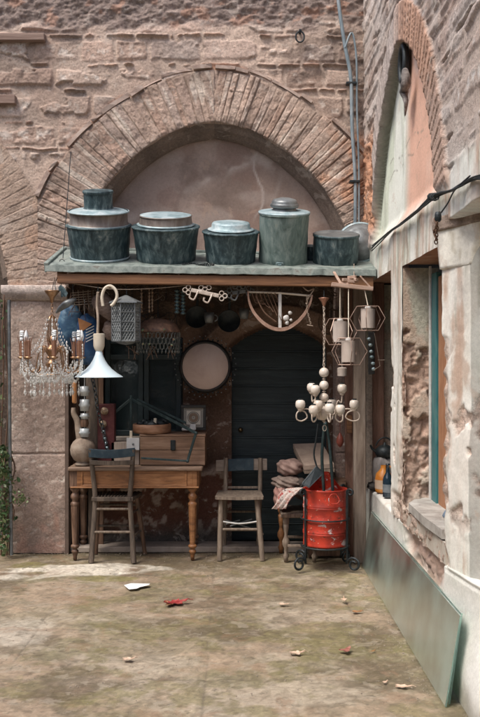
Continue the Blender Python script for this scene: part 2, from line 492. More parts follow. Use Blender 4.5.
# brick ring, built as two halves that meet at the crown
def ring(ax, side, seed, amax=1.0):
    ns, nt_ = int(560*amax), 60
    Sp, T = np.meshgrid(np.linspace(0,amax,ns), np.linspace(0,1,nt_), indexing='ij')
    Rn = R0+T*(R1-R0)
    TH = Sp*np.arccos(AE/Rn)                     # 0 at the springing, crown where x = axis
    lim = (abs(MIDX-AX)+AE)/np.maximum(np.cos(TH),.05) if not (side > 0 and ax == AX) else (1.27+AE)/np.maximum(np.cos(TH),.05)
    RR = R0+T*(np.minimum(R1, lim)-R0)
    X = ax+side*(RR*np.cos(TH)-AE); Zz = AZ+RR*np.sin(TH)-crown(X,ax)
    S = TH*1.77
    rnd = random.Random(seed); Hh = np.zeros(S.shape)-.004; Cc = np.zeros(S.shape+(3,))+np.array([.37,.305,.265])
    n1 = fbm(S*26,RR*20,seed,4); n2 = fbm(S*9,RR*6,seed+1,4); n4 = fbm(S*70,RR*60,seed+8,3)
    ws = S+.014*(fbm(S*8,RR*5,seed+2)-.5)+.07*(fbm(S*1.5,RR*2,seed+3)-.5)*(RR-1.7)
    p = -.03
    pal = np.array([[.39,.31,.27],[.36,.285,.25],[.42,.335,.29],[.38,.285,.24],[.43,.36,.32],[.38,.315,.285]])
    while p < S.max()+.1:
        w = rnd.choice([.046,.055,.065,.075,.09])*rnd.uniform(.9,1.1)
        d = np.minimum(ws-p-.0022, p+w-.0022-ws)
        rr1 = R1-rnd.uniform(0,.03); split = rnd.uniform(1.66,1.9) if rnd.random() < .5 else None
        dr = rr1-RR
        if split: dr = np.minimum(dr, np.abs(RR-split)-.002)
        m = sst(-.002,.006,np.minimum(d,dr+.002))
        hh = rnd.uniform(.003,.015)+(n1-.5)*.022
        Hh = Hh*(1-m)+hh*m
        c = pal[rnd.randrange(len(pal))]*rnd.uniform(.84,1.16)
        Cc = Cc*(1-m[...,None])+(c*(.7+.6*n2)[...,None])*m[...,None]
        p += w
    sm = sst(.38,.60,fbm(S*3.5,RR*4,seed+5,5))
    Hh = Hh*(1-.6*sm)+.010*sm
    Cc = mixc(Cc, (.42,.345,.30), sm*.6)
    dr = sst(.64,.74,fbm(S*14,RR*2.2,seed+6,3)); Cc = mixc(Cc, (.66,.62,.57), dr*.7)
    og = sst(.52,.66,fbm(S*4+5,RR*5,seed+7,4))*(1 if side > 0 else 0)*sst(1.7,1.2,S)
    Cc = mixc(Cc, (.50,.28,.18), og*.65)
    dk = sst(.55,.72,fbm(S*3+8,RR*3,seed+17,5)); Cc = mixc(Cc, (.20,.155,.13), dk*.55)
    if ax != AX: Hh *= .4; Cc = Cc*.45+np.array([.42,.345,.29])*.55
    Cc = Cc*np.array([1.05,.97,.90])
    Hh += (n4-.5)*.006+.030*(fbm(S*4,RR*4,seed+12,4)-.5)
    # crumbled bites along the inner edge
    bite = sst(R0+.05,R0,RR+.05*(fbm(S*14,RR*6,seed+14,4)-.45)*2); Hh -= .03*bite*fbm(S*20,RR*20,seed+15)
    ydep = YW-.008-Hh
    ydep[:,0] = YW+.08
    if ax == AX or side < 0: ydep[:,-1] = np.where(lim[:,-1] < R1, ydep[:,-1], YW+.05)
    grid_mesh('brick_arch', np.stack([X, ydep, Zz],-1), Cc, M_stone, wall, None, flip=(side < 0))
ring(AX, -1, 21); ring(AX, 1, 27); ring(AX2, 1, 33, .55)

# moulded inner order of the arch
def moulding(ax, side, seed, amax=1.0):
    prof = [(.01,YW+.0),(.0,YW+.05),(-.022,YW+.065),(-.04,YW+.10),(-.05,YW+.14),(-.075,YW+.16),(-.085,YW+.27)]
    nn = 110; pos = np.zeros((nn,len(prof),3))
    for j,(dr,y) in enumerate(prof):
        r = R0+dr; am = math.acos(AE/r)
        for i in range(nn):
            t = .13+(am*amax-.13)*i/(nn-1); w = .010*(float(vnoise(np.array(t*14.),np.array(j*.7),seed))-.5)
            xx = ax+side*((r+w)*math.cos(t)-AE); pos[i,j] = (xx, y, AZ+(r+w)*math.sin(t)-float(crown(xx,ax)))
    cc = np.array([.22,.17,.14])*(.6+.8*fbm(pos[...,0]*8,pos[...,2]*8,seed+1))[...,None]
    grid_mesh('arch_moulding', pos, cc, M_stone, wall, flip=(side < 0))
moulding(AX, -1, 41); moulding(AX, 1, 43); moulding(AX2, 1, 45, .6)

# tympanum: smeared brown plaster inside the arch
u = np.arange(-1.44, 1.10, .012); z = np.arange(2.40, 3.70, .012)
U, Z = np.meshgrid(u, z, indexing='ij')
n = fbm(U*2.2,Z*2.2,51,5); n2 = fbm(U*7,Z*5,52,5)
C = np.zeros(U.shape+(3,))+np.array([.33,.25,.21]); C *= (.66+.68*n)[...,None]
C = mixc(C, (.20,.145,.12), sst(.5,.68,fbm(U*1.8+9,Z*1.3,53,4))*.7)
C = mixc(C, (.24,.15,.12), sst(.52,.62,n2)*.35)
# lighter drips and an old crack
crack = np.exp(-((U-(.16+.05*np.sin(Z*11)+.06*(fbm(U*3,Z*9,54)-.5)))/.010)**2)*sst(2.75,2.95,Z)*sst(3.5,3.2,Z)
C = mixc(C, (.52,.46,.42), crack*.7)
crack2 = np.exp(-((U-(.30+.05*np.sin(Z*8+1)))/.02)**2)*sst(2.6,2.8,Z)*sst(3.25,3.1,Z)
C = mixc(C, (.42,.35,.31), crack2*.4)
dg = np.exp(-((Z-3.35+.5*np.abs(U-.12)+.05*(fbm(U*6,Z*6,58)-.5))/.05)**2)*sst(.45,.6,fbm(U*5,Z*5,59,4)); C = mixc(C, (.50,.43,.38), dg*.6)
C = mixc(C, (.15,.11,.09), sst(.50,.66,fbm(U*2.5+3,Z*2,60,6,.6))*.5)
smear = sst(.55,.75,fbm(U*3+.5*Z,Z*6,55,4)); C = mixc(C, (.40,.33,.29), smear*.5)
grid_mesh('tympanum', np.stack([U, 7.725-.015*(n-.5)-.006*(n2-.5)-.004*crack, Z],-1), C, M_plaster, wall, None)

# pier below the string course
def skirt(pos, col, dy=(0,.6,0), sides=(1,1,1,1)):
    """adds returns so that a height-field panel becomes a solid-looking block"""
    d = np.array(dy)
    if sides[0]: pos = np.concatenate([pos[:1]+d, pos],0); col = np.concatenate([col[:1],col],0)
    if sides[1]: pos = np.concatenate([pos, pos[-1:]+d],0); col = np.concatenate([col,col[-1:]],0)
    if sides[2]: pos = np.concatenate([pos[:,:1]+d, pos],1); col = np.concatenate([col[:,:1],col],1)
    if sides[3]: pos = np.concatenate([pos, pos[:,-1:]+d],1); col = np.concatenate([col,col[:,-1:]],1)
    return pos, col
def pier(x0, x1, z0, z1, yf, seed, tone, depth=.5):
    u = np.arange(x0, x1+.004, .0085); z = np.arange(z0, z1, .0085)
    U, Z = np.meshgrid(u, z, indexing='ij')
    n = fbm(U*4,Z*4,seed,5); n2 = fbm(U*24,Z*24,seed+1,4)
    H = (n-.5)*.03+(n2-.5)*.010
    C = np.zeros(U.shape+(3,))+np.array(tone); C *= (.7+.6*n)[...,None]
    C = mixc(C, np.array(tone)*np.array([1.2,1.25,1.3]), sst(.5,.65,fbm(U*2,Z*1.2,seed+2,4))*.6)
    # the joint between the two big stones and its chipped edge
    for zj in (1.62-.8*.99, 1.62+.75*.9):
        j = np.exp(-((Z-zj-.012*(fbm(U*6,Z*0,seed+3)-.5))/.007)**2)
        H -= .016*j; 
    ch = sst(.58,.68,fbm(U*5+3,Z*6,seed+4,4))*sst(.35,.1,np.abs(Z-1.05))*sst(x0+.1,x1,U)
    H -= .03*ch; C = mixc(C, np.array(tone)*.7, ch*.6)
    C = C*(.8+.4*fbm(U*3,Z*2,seed+9,5))[...,None]
    pk = sst(.72,.76,fbm(U*30,Z*30,seed+5,3)); C = mixc(C, (.62,.56,.5), pk*.7); H -= .004*pk
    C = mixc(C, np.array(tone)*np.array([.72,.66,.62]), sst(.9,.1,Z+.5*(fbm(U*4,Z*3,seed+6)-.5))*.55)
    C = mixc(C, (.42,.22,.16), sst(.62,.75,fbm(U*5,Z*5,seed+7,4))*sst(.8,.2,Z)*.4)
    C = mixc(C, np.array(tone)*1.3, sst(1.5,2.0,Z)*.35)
    round_ = .012*(sst(.03,0,U-x0)+sst(.03,0,x1-U))
    pos = np.stack([U, yf-H+round_, Z],-1)
    pos, C = skirt(pos, C, (0,depth,0), (1,1,0,0))
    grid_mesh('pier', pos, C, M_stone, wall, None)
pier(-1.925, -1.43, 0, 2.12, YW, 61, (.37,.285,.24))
pier(.80, 1.06, 0, 2.5, YW+.01, 67, (.26,.19,.16), .3)

# string course at the top of the pier
u = np.arange(-1.975, -1.425, .01); tt = np.array([0,0,.2,.5,.8,1,1,1])
prof = [(.10,2.09),(-.02,2.105),(-.035,2.125),(-.06,2.15),(-.072,2.17),(-.075,2.22),(-.07,2.226),(.10,2.228)]
rows = [[(x, YW+y+.008*(fbm(np.array(x*20.),np.array(zz*30.),71)-.5), zz+.006*(fbm(np.array(x*9.),np.array(zz*3.),72)-.5)) for (y,zz) in prof] for x in u]
pos = np.array(rows, dtype=float)
# refine across the profile for texture
cc = np.array([.60,.51,.46])*(.7+.6*fbm(pos[...,0]*14,pos[...,2]*30,73,4))[...,None]
pos, cc = skirt(pos, cc, (0,.4,0), (1,1,0,0))
grid_mesh('string_course', pos, cc, M_stone, wall, None, flip=False)

# rear face of the recess: brown, crumbling render
u = np.arange(-1.50, 1.10, .012); z = np.arange(0, 2.62, .012)
U, Z = np.meshgrid(u, z, indexing='ij')
DOORC, DOORHW = .335, .405
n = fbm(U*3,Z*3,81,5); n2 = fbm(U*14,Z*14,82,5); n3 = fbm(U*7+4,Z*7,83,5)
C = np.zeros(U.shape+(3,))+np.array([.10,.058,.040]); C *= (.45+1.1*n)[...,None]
C = mixc(C, (.085,.065,.055), sst(1.7,2.05,Z+.4*(n3-.5))*.8)  # shade under the canopy put into the render colour towards the top
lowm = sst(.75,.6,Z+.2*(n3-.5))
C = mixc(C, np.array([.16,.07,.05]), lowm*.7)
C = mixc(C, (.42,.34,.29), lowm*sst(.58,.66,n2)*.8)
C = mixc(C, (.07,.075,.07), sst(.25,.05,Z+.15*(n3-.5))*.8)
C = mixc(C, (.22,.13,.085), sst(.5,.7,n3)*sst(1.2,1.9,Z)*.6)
H = (n-.5)*.03+(n2-.5)*.018*(1+lowm)
# the flat stone arch round the door head
rd = np.hypot((U-DOORC)*.9, Z-1.40)
band = sst(.50,.515,rd)*sst(.69,.675,rd)*(Z>1.62)
H += band*.02; C = mixc(C, (.23,.145,.10), band*.8)
open_ = (np.abs(U-DOORC)<DOORHW)&(Z<1.88-.40*((U-DOORC)/DOORHW)**2*.45)
win = (U>-1.17)&(U<-.50)&(Z>.95)&(Z<1.80)
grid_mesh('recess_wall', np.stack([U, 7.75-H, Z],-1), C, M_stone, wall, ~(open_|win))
# narrow stone threshold at the foot of the recess
mb = MB(); mb.box((-.31,7.64,.022),(2.22,.24,.05),None,.008)
mb.build('threshold', mat('threshold_stone', [(.16,.13,.105),(.27,.225,.19),(.33,.28,.24)], 7, .9, bump=.5), wall)
# side cheeks of the recess
mb = MB(); mb.box((-1.44,7.62,1.2),(.03,.28,2.4)); mb.box((-.31,7.64,2.385),(2.3,.20,.03))
mb.build('recess_cheek', mat('recess_stone', [(.09,.065,.05),(.15,.105,.085)], 9, .95, bump=.5), wall)

# door of wide horizontal boards
M_door = mat('dark_green_door', [(.006,.012,.014),(.014,.026,.030),(.04,.052,.054)], 5, .6, bump=.5, bscale=30, stretch=(.6,3,6), pos=[.3,.5,.72])
door = MB(); zb = .03; k = 0
while zb < 1.95:
    h = .150; door.box((DOORC+random.uniform(-.002,.002), 7.875, zb+h/2), (DOORHW*2+.04,.045,h-.006), None, .006)
    zb += h; k += 1
door = door.build('door', M_door, wall)
mb = MB()
for k in range(1,13): mb.box((DOORC,7.852,.03+k*.15),(DOORHW*2+.03,.012,.009),None,.002)
mb.build('rail_strip', mat('door_edge', [(.02,.035,.04),(.06,.075,.078)], 10, .6), door)
mb = MB()
for s in (-1,1): mb.box((DOORC+s*(DOORHW+.015),7.84,.86),(.035,.10,1.72),None,.004)
mb.build('frame', M_door, door)
MB().ball((DOORC-.33,7.83,1.0),.022,10).build('handle', mat('dull_brass', [(.12,.09,.05),(.2,.15,.08)], 8, .4, 1), door)
mb = MB(); mb.box((DOORC,7.93,1.0),(.95,.02,2.0)); mb.build('door_backing', M_door, door)

# window with dark teal frame
M_wfr = mat('dark_teal_paint', [(.008,.016,.018),(.018,.032,.036),(.05,.065,.065)], 9, .5, bump=.3, pos=[.3,.6,.9])
m, nt, b = newmat('old_window_glass'); b.inputs['Base Color'].default_value = (.022,.034,.036,1); b.inputs['Roughness'].default_value = .12
b.inputs['Specular IOR Level'].default_value = .7
tc = nt.nodes.new('ShaderNodeTexCoord'); add_bump(nt, b, tc.outputs['Object'], ((6,.25,3),), .02); M_wgl = m
wf = MB()
X0, X1, Z0, Z1 = -1.17, -.50, .95, 1.80
for x in (X0+.03, (X0+X1)/2-.02, (X0+X1)/2+.03, X1-.03): wf.box((x,7.77,(Z0+Z1)/2),(.045,.05,Z1-Z0),None,.004)
for zz in (Z0+.03, Z1-.03, Z1-.17): wf.box(((X0+X1)/2,7.775,zz),(X1-X0,.045,.045),None,.004)
wf = wf.build('window', M_wfr, wall)
MB().box(((X0+X1)/2,7.80,(Z0+Z1)/2),(X1-X0,.008,Z1-Z0)).build('pane', M_wgl, wf)
MB().box(((X0+X1)/2,7.72,Z0-.015),(X1-X0+.08,.10,.035),None,.005).build('sill', mat('sill_stone', [(.25,.21,.18),(.38,.33,.28)], 9, .9), wf)
mb = MB(); mb.box(((X0+X1)/2,7.9,(Z0+Z1)/2),(X1-X0+.3,.02,Z1-Z0+.3)); mb.build('curtain', mat('dark_cloth', [(.02,.03,.032),(.06,.075,.075)], 3, .9, stretch=(3,1,.6)), wf)

# ---- the passage left of the pier: a farther wall, partly overgrown ---------
u = np.arange(-3.4, -1.35, .03); z = np.arange(0, 3.9, .03)
U, Z = np.meshgrid(u, z, indexing='ij'); n = fbm(U*4,Z*4,99,5)
C = np.zeros(U.shape+(3,))+np.array([.10,.075,.06]); C *= (.6+.8*n)[...,None]
pw = grid_mesh('passage_wall', np.stack([U, 8.3-.05*(n-.5), Z],-1), C, M_stone, None)
tag(pw, 'dim brown wall deep inside the passage left of the pier', 'wall')

# ---- SIDE WALL ---------------------------------------------------------
side = thing('plastered_wall', 'tall side wall of peeling white and pink plaster with a narrow pointed-looking arch, right', 'wall', (1.03,5.5,0))
XS = 1.03
O1 = (6.14,7.34,.56,2.22); O2 = (4.60,5.69,.68,2.20); O3 = (0,0,0,0)
yy = np.arange(2.9, 7.56, .011); z = np.concatenate([np.arange(.56, 2.6, .0095), np.arange(2.6,5.0,.009)])
Yg, Z = np.meshgrid(yy, z, indexing='ij')
Hm, Cm = masonry(Yg, Z, 131, start=.05, tall=(.09,.16), thin=(.018,.03), wid=1.5, er=.25)
Hm *= .42
Cm = mixc(Cm, (.56,.50,.46), sst(.40,.62,fbm(Yg*3,Z*5,132,5))*.65)
slot = sst(.70,.76,fbm(Yg*2.2,Z*17,133,4)); Hm -= .022*slot; Cm = mixc(Cm,(.16,.12,.10),slot*.6)
AY, AZ2, RI = 5.88, 2.50, 1.17
AZ2 = 2.20; AY = 5.85; RI = 1.505; r = np.hypot(np.abs(Yg-AY)+.333, Z-AZ2); th = np.arctan2(Z-AZ2, Yg-AY)     # th=0 far side, pi near side
n = fbm(Yg*3,Z*3,141,5); n2 = fbm(Yg*14,Z*14,142,5); n3 = fbm(Yg*6,Z*2.2,143,5)
nv = fbm(Yg*16,Z*1.6,144,4)
# plaster
Cp = np.zeros(Yg.shape+(3,))+np.array([.68,.655,.59])
Cp = mixc(Cp, (.60,.67,.58), sst(.45,.62,fbm(Yg*2+7,Z*1.6,145,4))*.65)
Cp = mixc(Cp, (.55,.42,.345), sst(.46,.60,nv*.6+n*.4)*.75)
Cp = mixc(Cp, (.42,.28,.20), sst(.54,.66,nv*.6+n2*.4)*.6)
Cp = mixc(Cp, (.30,.29,.23), sst(.52,.64,fbm(Yg*22,Z*1.3,154,4))*.5)
Cp = mixc(Cp, (.76,.76,.71), sst(.45,.62,fbm(Yg*5,Z*1.8,146,5))*.7)
Hp = (n-.5)*.03+(n2-.5)*.005
m_pl = sst(2.62,2.50,Z+.10*(n3-.5))*(Yg<8)
H = Hm; C = Cm
# gray upper masonry gets wider slanting joints, so keep relief
H = H*(1-m_pl)+Hp*m_pl; C = C*(1-m_pl[...,None])+Cp*m_pl[...,None]
# ring
ringm = sst(RI-.004,RI+.004,r)*sst(RI+.255,RI+.245,r)*sst(2.46,2.52,Z)
q = (th*1.5/.055); fr = np.abs(q+.25*(fbm(Yg*9,Z*9,147)-.5)-np.round(q))   # joint distance
jt = sst(.44,.5,fr); bi = np.round(q).astype(int)
rb_ = ((bi*7919)%97)/97.0
right = sst(1.75,1.45,PI-th+.0)    # near side of arch (towards viewer)
nearside = sst(1.45,1.75,th)
Cr = (np.array([.47,.40,.365])*(.8+.35*rb_)[...,None])*(1-nearside[...,None]) + nearside[...,None]*(np.array([.47,.285,.205])*(.7+.5*rb_)[...,None])
lowf = sst(3.3,2.9,Z)*nearside
Cr = mixc(Cr, (.45,.35,.30), lowf*.6)
Cr = Cr*(.75+.5*n2)[...,None]
Hr = .018+(rb_-.5)*.010-jt*(.005+.020*nearside)+(n2-.5)*.003
Cr = mixc(Cr, (.16,.12,.10), jt*nearside*.5)
H = H*(1-ringm)+Hr*ringm; C = C*(1-ringm[...,None])+Cr*ringm[...,None]
groove = np.exp(-((r-RI-.29-.02*(n3-.5))/.03)**2)*sst(2.55,2.7,Z)*(1-nearside)
H -= .07*groove; C = mixc(C, (.22,.10,.07), groove*.9)
# tympanum recess
rec = sst(RI+.006,RI-.006,r)*sst(2.44,2.62,Z)
split = sst(6.02,5.74,Yg+.05*(fbm(Yg*2,Z*3,148)-.5))          # 1 = near, pink part
Ct = np.zeros(Yg.shape+(3,))+np.array([.66,.71,.59]); 
Ct = mixc(Ct, (.83,.84,.79), sst(.42,.6,fbm(Yg*4,Z*1.5,149,4))*.7)
Ct = mixc(Ct, (.42,.44,.36), sst(.55,.7,fbm(Yg*7,Z*1.2,150,4))*.45)
Cpk = np.zeros(Yg.shape+(3,))+np.array([.72,.44,.33]); Cpk = mixc(Cpk, (.78,.62,.52), sst(.45,.62,fbm(Yg*4,Z*1.3,151,4))*.7)
Ct = Ct*(1-split[...,None])+Cpk*split[...,None]
Ct = Ct*(.92+.16*n3)[...,None]
crk = np.exp(-((Z-3.02-.03*np.sin(Yg*9))/.006)**2)+np.exp(-((Z-2.93-.02*np.sin(Yg*13))/.005)**2)
Ct = mixc(Ct, (.25,.22,.18), crk*sst(.5,.6,n2)*.8)
# torn hole just under the apex
hole = sst(.0,.05,.11-np.hypot((Yg-6.0)/1.0,(Z-3.50)/2.8)+.05*(fbm(Yg*10,Z*8,152)-.5))
Ct = mixc(Ct, (.07,.06,.05), hole*.9)
C = C*(1-rec[...,None])+Ct*rec[...,None]
lip = np.exp(-((r-RI+.004)/.010)**2)*sst(2.6,2.8,Z)*(1-nearside)
C = mixc(C, (.10,.10,.07), lip*.9)
obr = sst(6.85,7.05,Yg+.15*(n3-.5))*sst(2.5,2.7,Z)*sst(3.5,3.3,Z)*(1-rec)
H = H*(1-obr)+obr*((fbm(Yg*16,Z*16,158,5)-.5)*.10-.01); C = C*(1-obr[...,None])+obr[...,None]*(np.array([.50,.27,.17])*(.6+.8*fbm(Yg*14,Z*14,159,4))[...,None])
H = H*(1-rec)+rec*(-.065+(n-.5)*.02-.02*hole)
# crumbled plaster: pits that show brown rubble along edges
def edge_wear(y0, z0, z1, w, seed):
    e = sst(w,0,np.abs(Yg-y0)+.10*(fbm(Yg*9,Z*9,seed,4)-.5))*sst(z0,z0+.1,Z)*sst(z1,z1-.1,Z)
    return e
cant = (.27*np.maximum(4.59-Yg,0)+.55*np.maximum(4.32-Yg,0))*(Z<2.30)
wear = np.clip(edge_wear(5.69,.5,1.55,.10,161)+edge_wear(4.60,.5,1.75,.075,162)+edge_wear(6.14,1.3,1.6,.05,163),0,1)
blot = sst(.60,.66,fbm(Yg*7,Z*6,164,5))*sst(1.9,1.4,Z)*sst(.7,.9,Z)
rubm = sst(4.56,4.62,Yg)*sst(6.25,5.85,Yg+.2*(n3-.5))*sst(.76,.70,Z)
wear = np.clip(wear+blot*.9+rubm,0,1)*m_pl
rub = fbm(Yg*22,Z*22,165,5)
C = mixc(C, np.array([.46,.33,.265]), wear*.85); C = C*(1-.0*wear[...,None])
H = H-wear*(.010+.035*(rub-.35)*(1+1.2*rubm))
C = C*(1+wear[...,None]*(rub[...,None]-.5)*1.4)
def inside(o): return (Yg>o[0])&(Yg<o[1])&(Z<o[3])&(Z>o[2]-.001)
keep = ~(inside(O1)|inside(O2)|inside(O3))
grid_mesh('masonry', np.stack([XS-H+cant, Yg, Z],-1), C*(1-.45*((Yg<4.32)&(Z<2.3)))[...,None], M_stone, side, keep, flip=True, mat2=M_plaster, mask2=((m_pl*(1-wear)>.5)|(rec>.5)))  # near face below the abacus is multiplied darker to stand for its shade

# the low wall under the openings
yy = np.arange(2.9, 7.56, .012); z = np.arange(0, .575, .0085)
Yg, Z = np.meshgrid(yy, z, indexing='ij')
n = fbm(Yg*3,Z*3,171,5); n2 = fbm(Yg*14,Z*14,172,5)
C = np.zeros(Yg.shape+(3,))+np.array([.66,.655,.61])
C = mixc(C, (.54,.57,.51), sst(.45,.62,fbm(Yg*2,Z*3,173,4))*.6)
C = mixc(C, (.76,.76,.73), sst(.5,.65,fbm(Yg*4,Z*4,174,4))*.6)
C = mixc(C, (.30,.28,.22), sst(.16,.02,Z+.12*(n-.5))*.8)
H = (n-.5)*.022+(n2-.5)*.004
brk = sst(.14,.09,np.hypot((Yg-5.2)/5.2,(Z-.60)/2.1)+.09*(fbm(Yg*8,Z*8,175,4)-.5))*sst(4.62,4.7,Yg)
rub = fbm(Yg*13,Z*13,176,5)
C = mixc(C, (.46,.33,.27), brk); C = C*(1+brk[...,None]*(rub[...,None]-.5)*.8)
H = H-brk*(.03+.07*(rub-.4))
seam = np.exp(-((Z-.548)/.006)**2)*(Yg<4.6); H -= .012*seam; 
H -= .03*sst(.02,0,.575-Z)*(Yg>4.55)
H += .014*sst(4.66,4.58,Yg+.03*(n2-.5))-.16*np.maximum(4.59-Yg,0)*sst(.1,.5,Z)
pos = np.stack([1.05-H, Yg, Z],-1)
pos = np.concatenate([pos, pos[:,-1:]+np.array([.5,0,.004])],1); C = np.concatenate([C, C[:,-1:]],1)
grid_mesh('low_wall', pos, C, M_plaster, side, None, flip=True)

# reveals: far jamb of the window, broken away to rubble
def jamb(y, x0, x1, z0, z1, seed, worn, res=.008):
    xs = np.arange(x0, x1, res); zs = np.arange(z0, z1, res)
    X, Zz = np.meshgrid(xs, zs, indexing='ij')
    n = fbm(X*6,Zz*5,seed,5); n2 = fbm(X*18,Zz*15,seed+1,5); n3 = fbm(X*30,Zz*26,seed+2,4)
    C = np.zeros(X.shape+(3,))+np.array([.56,.48,.40]); 
    C = mixc(C, (.36,.40,.32), sst(1.4,1.9,Zz+.5*(n-.5))*.6)
    C = mixc(C, (.48,.34,.26), sst(.48,.62,n)*.7)
    w = 0*X
    if worn:
        w = sst(.47,.52,n2*.5+n*.5+.07*sst(1.72,1.4,Zz)-.25*sst(1.6,1.85,Zz)-.22*np.exp(-((Zz-1.30)/.10)**2)-.6*np.maximum(X-1.17,0)+.08*sst(.95,.75,Zz))
        C = mixc(C, np.array([.44,.305,.24]), w*.85); C = C*(1+w[...,None]*(n3[...,None]-.5)*1.0)
        C = mixc(C, (.44,.36,.30), sst(.82,.72,Zz)*.7)
    H = (n-.5)*.012 - w*(.015+.05*(n3-.35)+.05*(n2-.4)) 
    grid_mesh('reveal', np.stack([X, y-H*1.0, Zz],-1), C, M_stone, side, None)
jamb(5.69, XS+.0, 1.26, .60, 2.20, 181, True)
jamb(7.34, XS, 1.9, .56, 2.24, 184, False, .02)
M_rev = mat('reveal_plaster', [(.30,.25,.20),(.45,.40,.34),(.50,.48,.42)], 6, .9, bump=.5, bscale=30)
mb = MB()
mb.box((1.15,5.985,1.38),(.18,.29,1.64))          # core of the pier
mb.box((1.19,4.572,1.38),(.26,.02,1.64))
mb.box((1.20,5.15,.62),(.30,1.10,.11))
mb.build('pier_core', M_rev, side)
mb = MB()
mb.box((1.30,6.74,2.26),(.50,1.22,.05)); mb.box((1.18,5.145,2.24),(.26,1.12,.05))
mb.build('lintel_soffit', mat('rusty_lintel', [(.20,.10,.06),(.34,.18,.11),(.40,.30,.24)], 9, .9, bump=.6, bscale=40), side)
# tapering capital on the canted near pier
def collar(rows, seed, col, name, m_):
    """rows: (z, flare) ; plan runs wall - far corner - near corner - wall"""
    pos=[]
    for (zz, f) in rows:
        A=Vector((1.026-.030*f, 4.59+.0*f, zz)); B=Vector((1.100+.030*f, 4.33-.115*f, zz)); W0=Vector((1.10,4.60+.13*f,zz)); W1=Vector((1.22,4.31-.16*f,zz))
        A.x-=.004; row=[]
        for (p,q,n) in ((W0,A,6),(A,B,14),(B,W1,6)):
            for k in range(n): row.append(tuple(p+(q-p)*k/n))
        row.append(tuple(W1)); pos.append(row)
    p=np.array(pos); nn=fbm(p[...,1]*14,p[...,2]*14,seed,4); p[...,0]-=.008*(nn-.5)
    C=np.zeros(p.shape)+np.array(col); C*=(.75+.5*nn)[...,None]
    C=mixc(C,np.array(col)*np.array([.55,.50,.42]),sst(.52,.62,fbm(p[...,1]*22,p[...,2]*4,seed+1,4))*.6)
    grid_mesh(name,p,C,m_,side,None,flip=True)
zz=np.linspace(2.075,2.275,16); tt=np.linspace(0,1,16)
collar([(2.07,-.6)]+[(z_,.12+.88*t_**1.25) for z_,t_ in zip(zz,tt)],191,(.72,.70,.63),'capital',M_plaster)
collar([(2.262,.6),(2.264,1.25),(2.275,1.38),(2.325,1.45),(2.335,1.35),(2.337,-2.0)],193,(.30,.235,.195),'abacus',M_stone)

# window leaf parts inside the second opening
M_white = mat('chalky_white_paint', [(.45,.44,.42),(.66,.66,.64)], 20, .6, bump=.2)
M_teal = mat('teal_shutter_paint', [(.02,.10,.11),(.035,.16,.17),(.10,.20,.19)], 14, .55, bump=.3, stretch=(1,1,.3))
M_orw = mat('bare_orange_wood', [(.22,.095,.045),(.36,.17,.085),(.44,.25,.15)], 9, .75, bump=.4, stretch=(5,5,.5))
fr = MB(); fr.box((1.195,5.655,1.40),(.014,.025,1.60),None,.003)
fr = fr.build('window_frame', M_white, side)
MB().box((1.215,5.57,1.36),(.03,.13,1.58),None,.003).build('shutter', M_teal, fr)
MB().box((1.225,5.37,1.34),(.03,.24,1.56),None,.003).build('board', M_orw, fr)
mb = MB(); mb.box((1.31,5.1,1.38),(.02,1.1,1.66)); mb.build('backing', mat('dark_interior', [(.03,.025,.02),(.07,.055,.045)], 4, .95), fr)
MB().box((1.24,4.92,1.40),(.03,.55,1.60),None,.003).build('board', M_orw, fr)
# timber jamb and dark room of the first opening
M_brw = mat('red_brown_wood', [(.10,.05,.035),(.19,.10,.07),(.26,.16,.12)], 9, .75, bump=.4, stretch=(4,4,.5))
mb = MB(); mb.box((1.12,6.17,1.62),(.09,.05,1.18),None,.004); mb.box((1.12,7.29,1.40),(.09,.05,1.66),None,.004)
mb.build('door_post', M_brw, side)
M_dark = mat('dark_plaster', [(.018,.017,.016),(.045,.04,.036)], 5, .95)  # near-black colour stands in for the shade inside the room
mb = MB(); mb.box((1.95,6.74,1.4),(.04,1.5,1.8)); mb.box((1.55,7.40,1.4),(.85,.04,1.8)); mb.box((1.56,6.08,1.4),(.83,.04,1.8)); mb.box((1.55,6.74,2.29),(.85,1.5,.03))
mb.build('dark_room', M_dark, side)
# sill slab
sl = MB()
v = [(1.045,4.66),(1.02,5.0),(1.04,5.55),(1.12,5.72),(1.28,5.74),(1.30,5.1),(1.26,4.64)]
pts = [(x,y,.735+.008*math.sin(i*2)) for i,(x,y) in enumerate(v)]
vs = [(x,y,zz-.05) for x,y,zz in pts]+pts; k = len(v)
fs = [tuple(range(k))[::-1], tuple(range(k,2*k))]+[(i,(i+1)%k,(i+1)%k+k,i+k) for i in range(k)]
sl.add(vs,fs,False)
tag(sl.build('stone_slab', mat('grey_slab', [(.22,.20,.18),(.36,.34,.31),(.48,.47,.44)], 9, .85, bump=.6, bscale=35)), 'rough grey stone slab laid on the broken sill of the teal-shuttered window', 'slab')

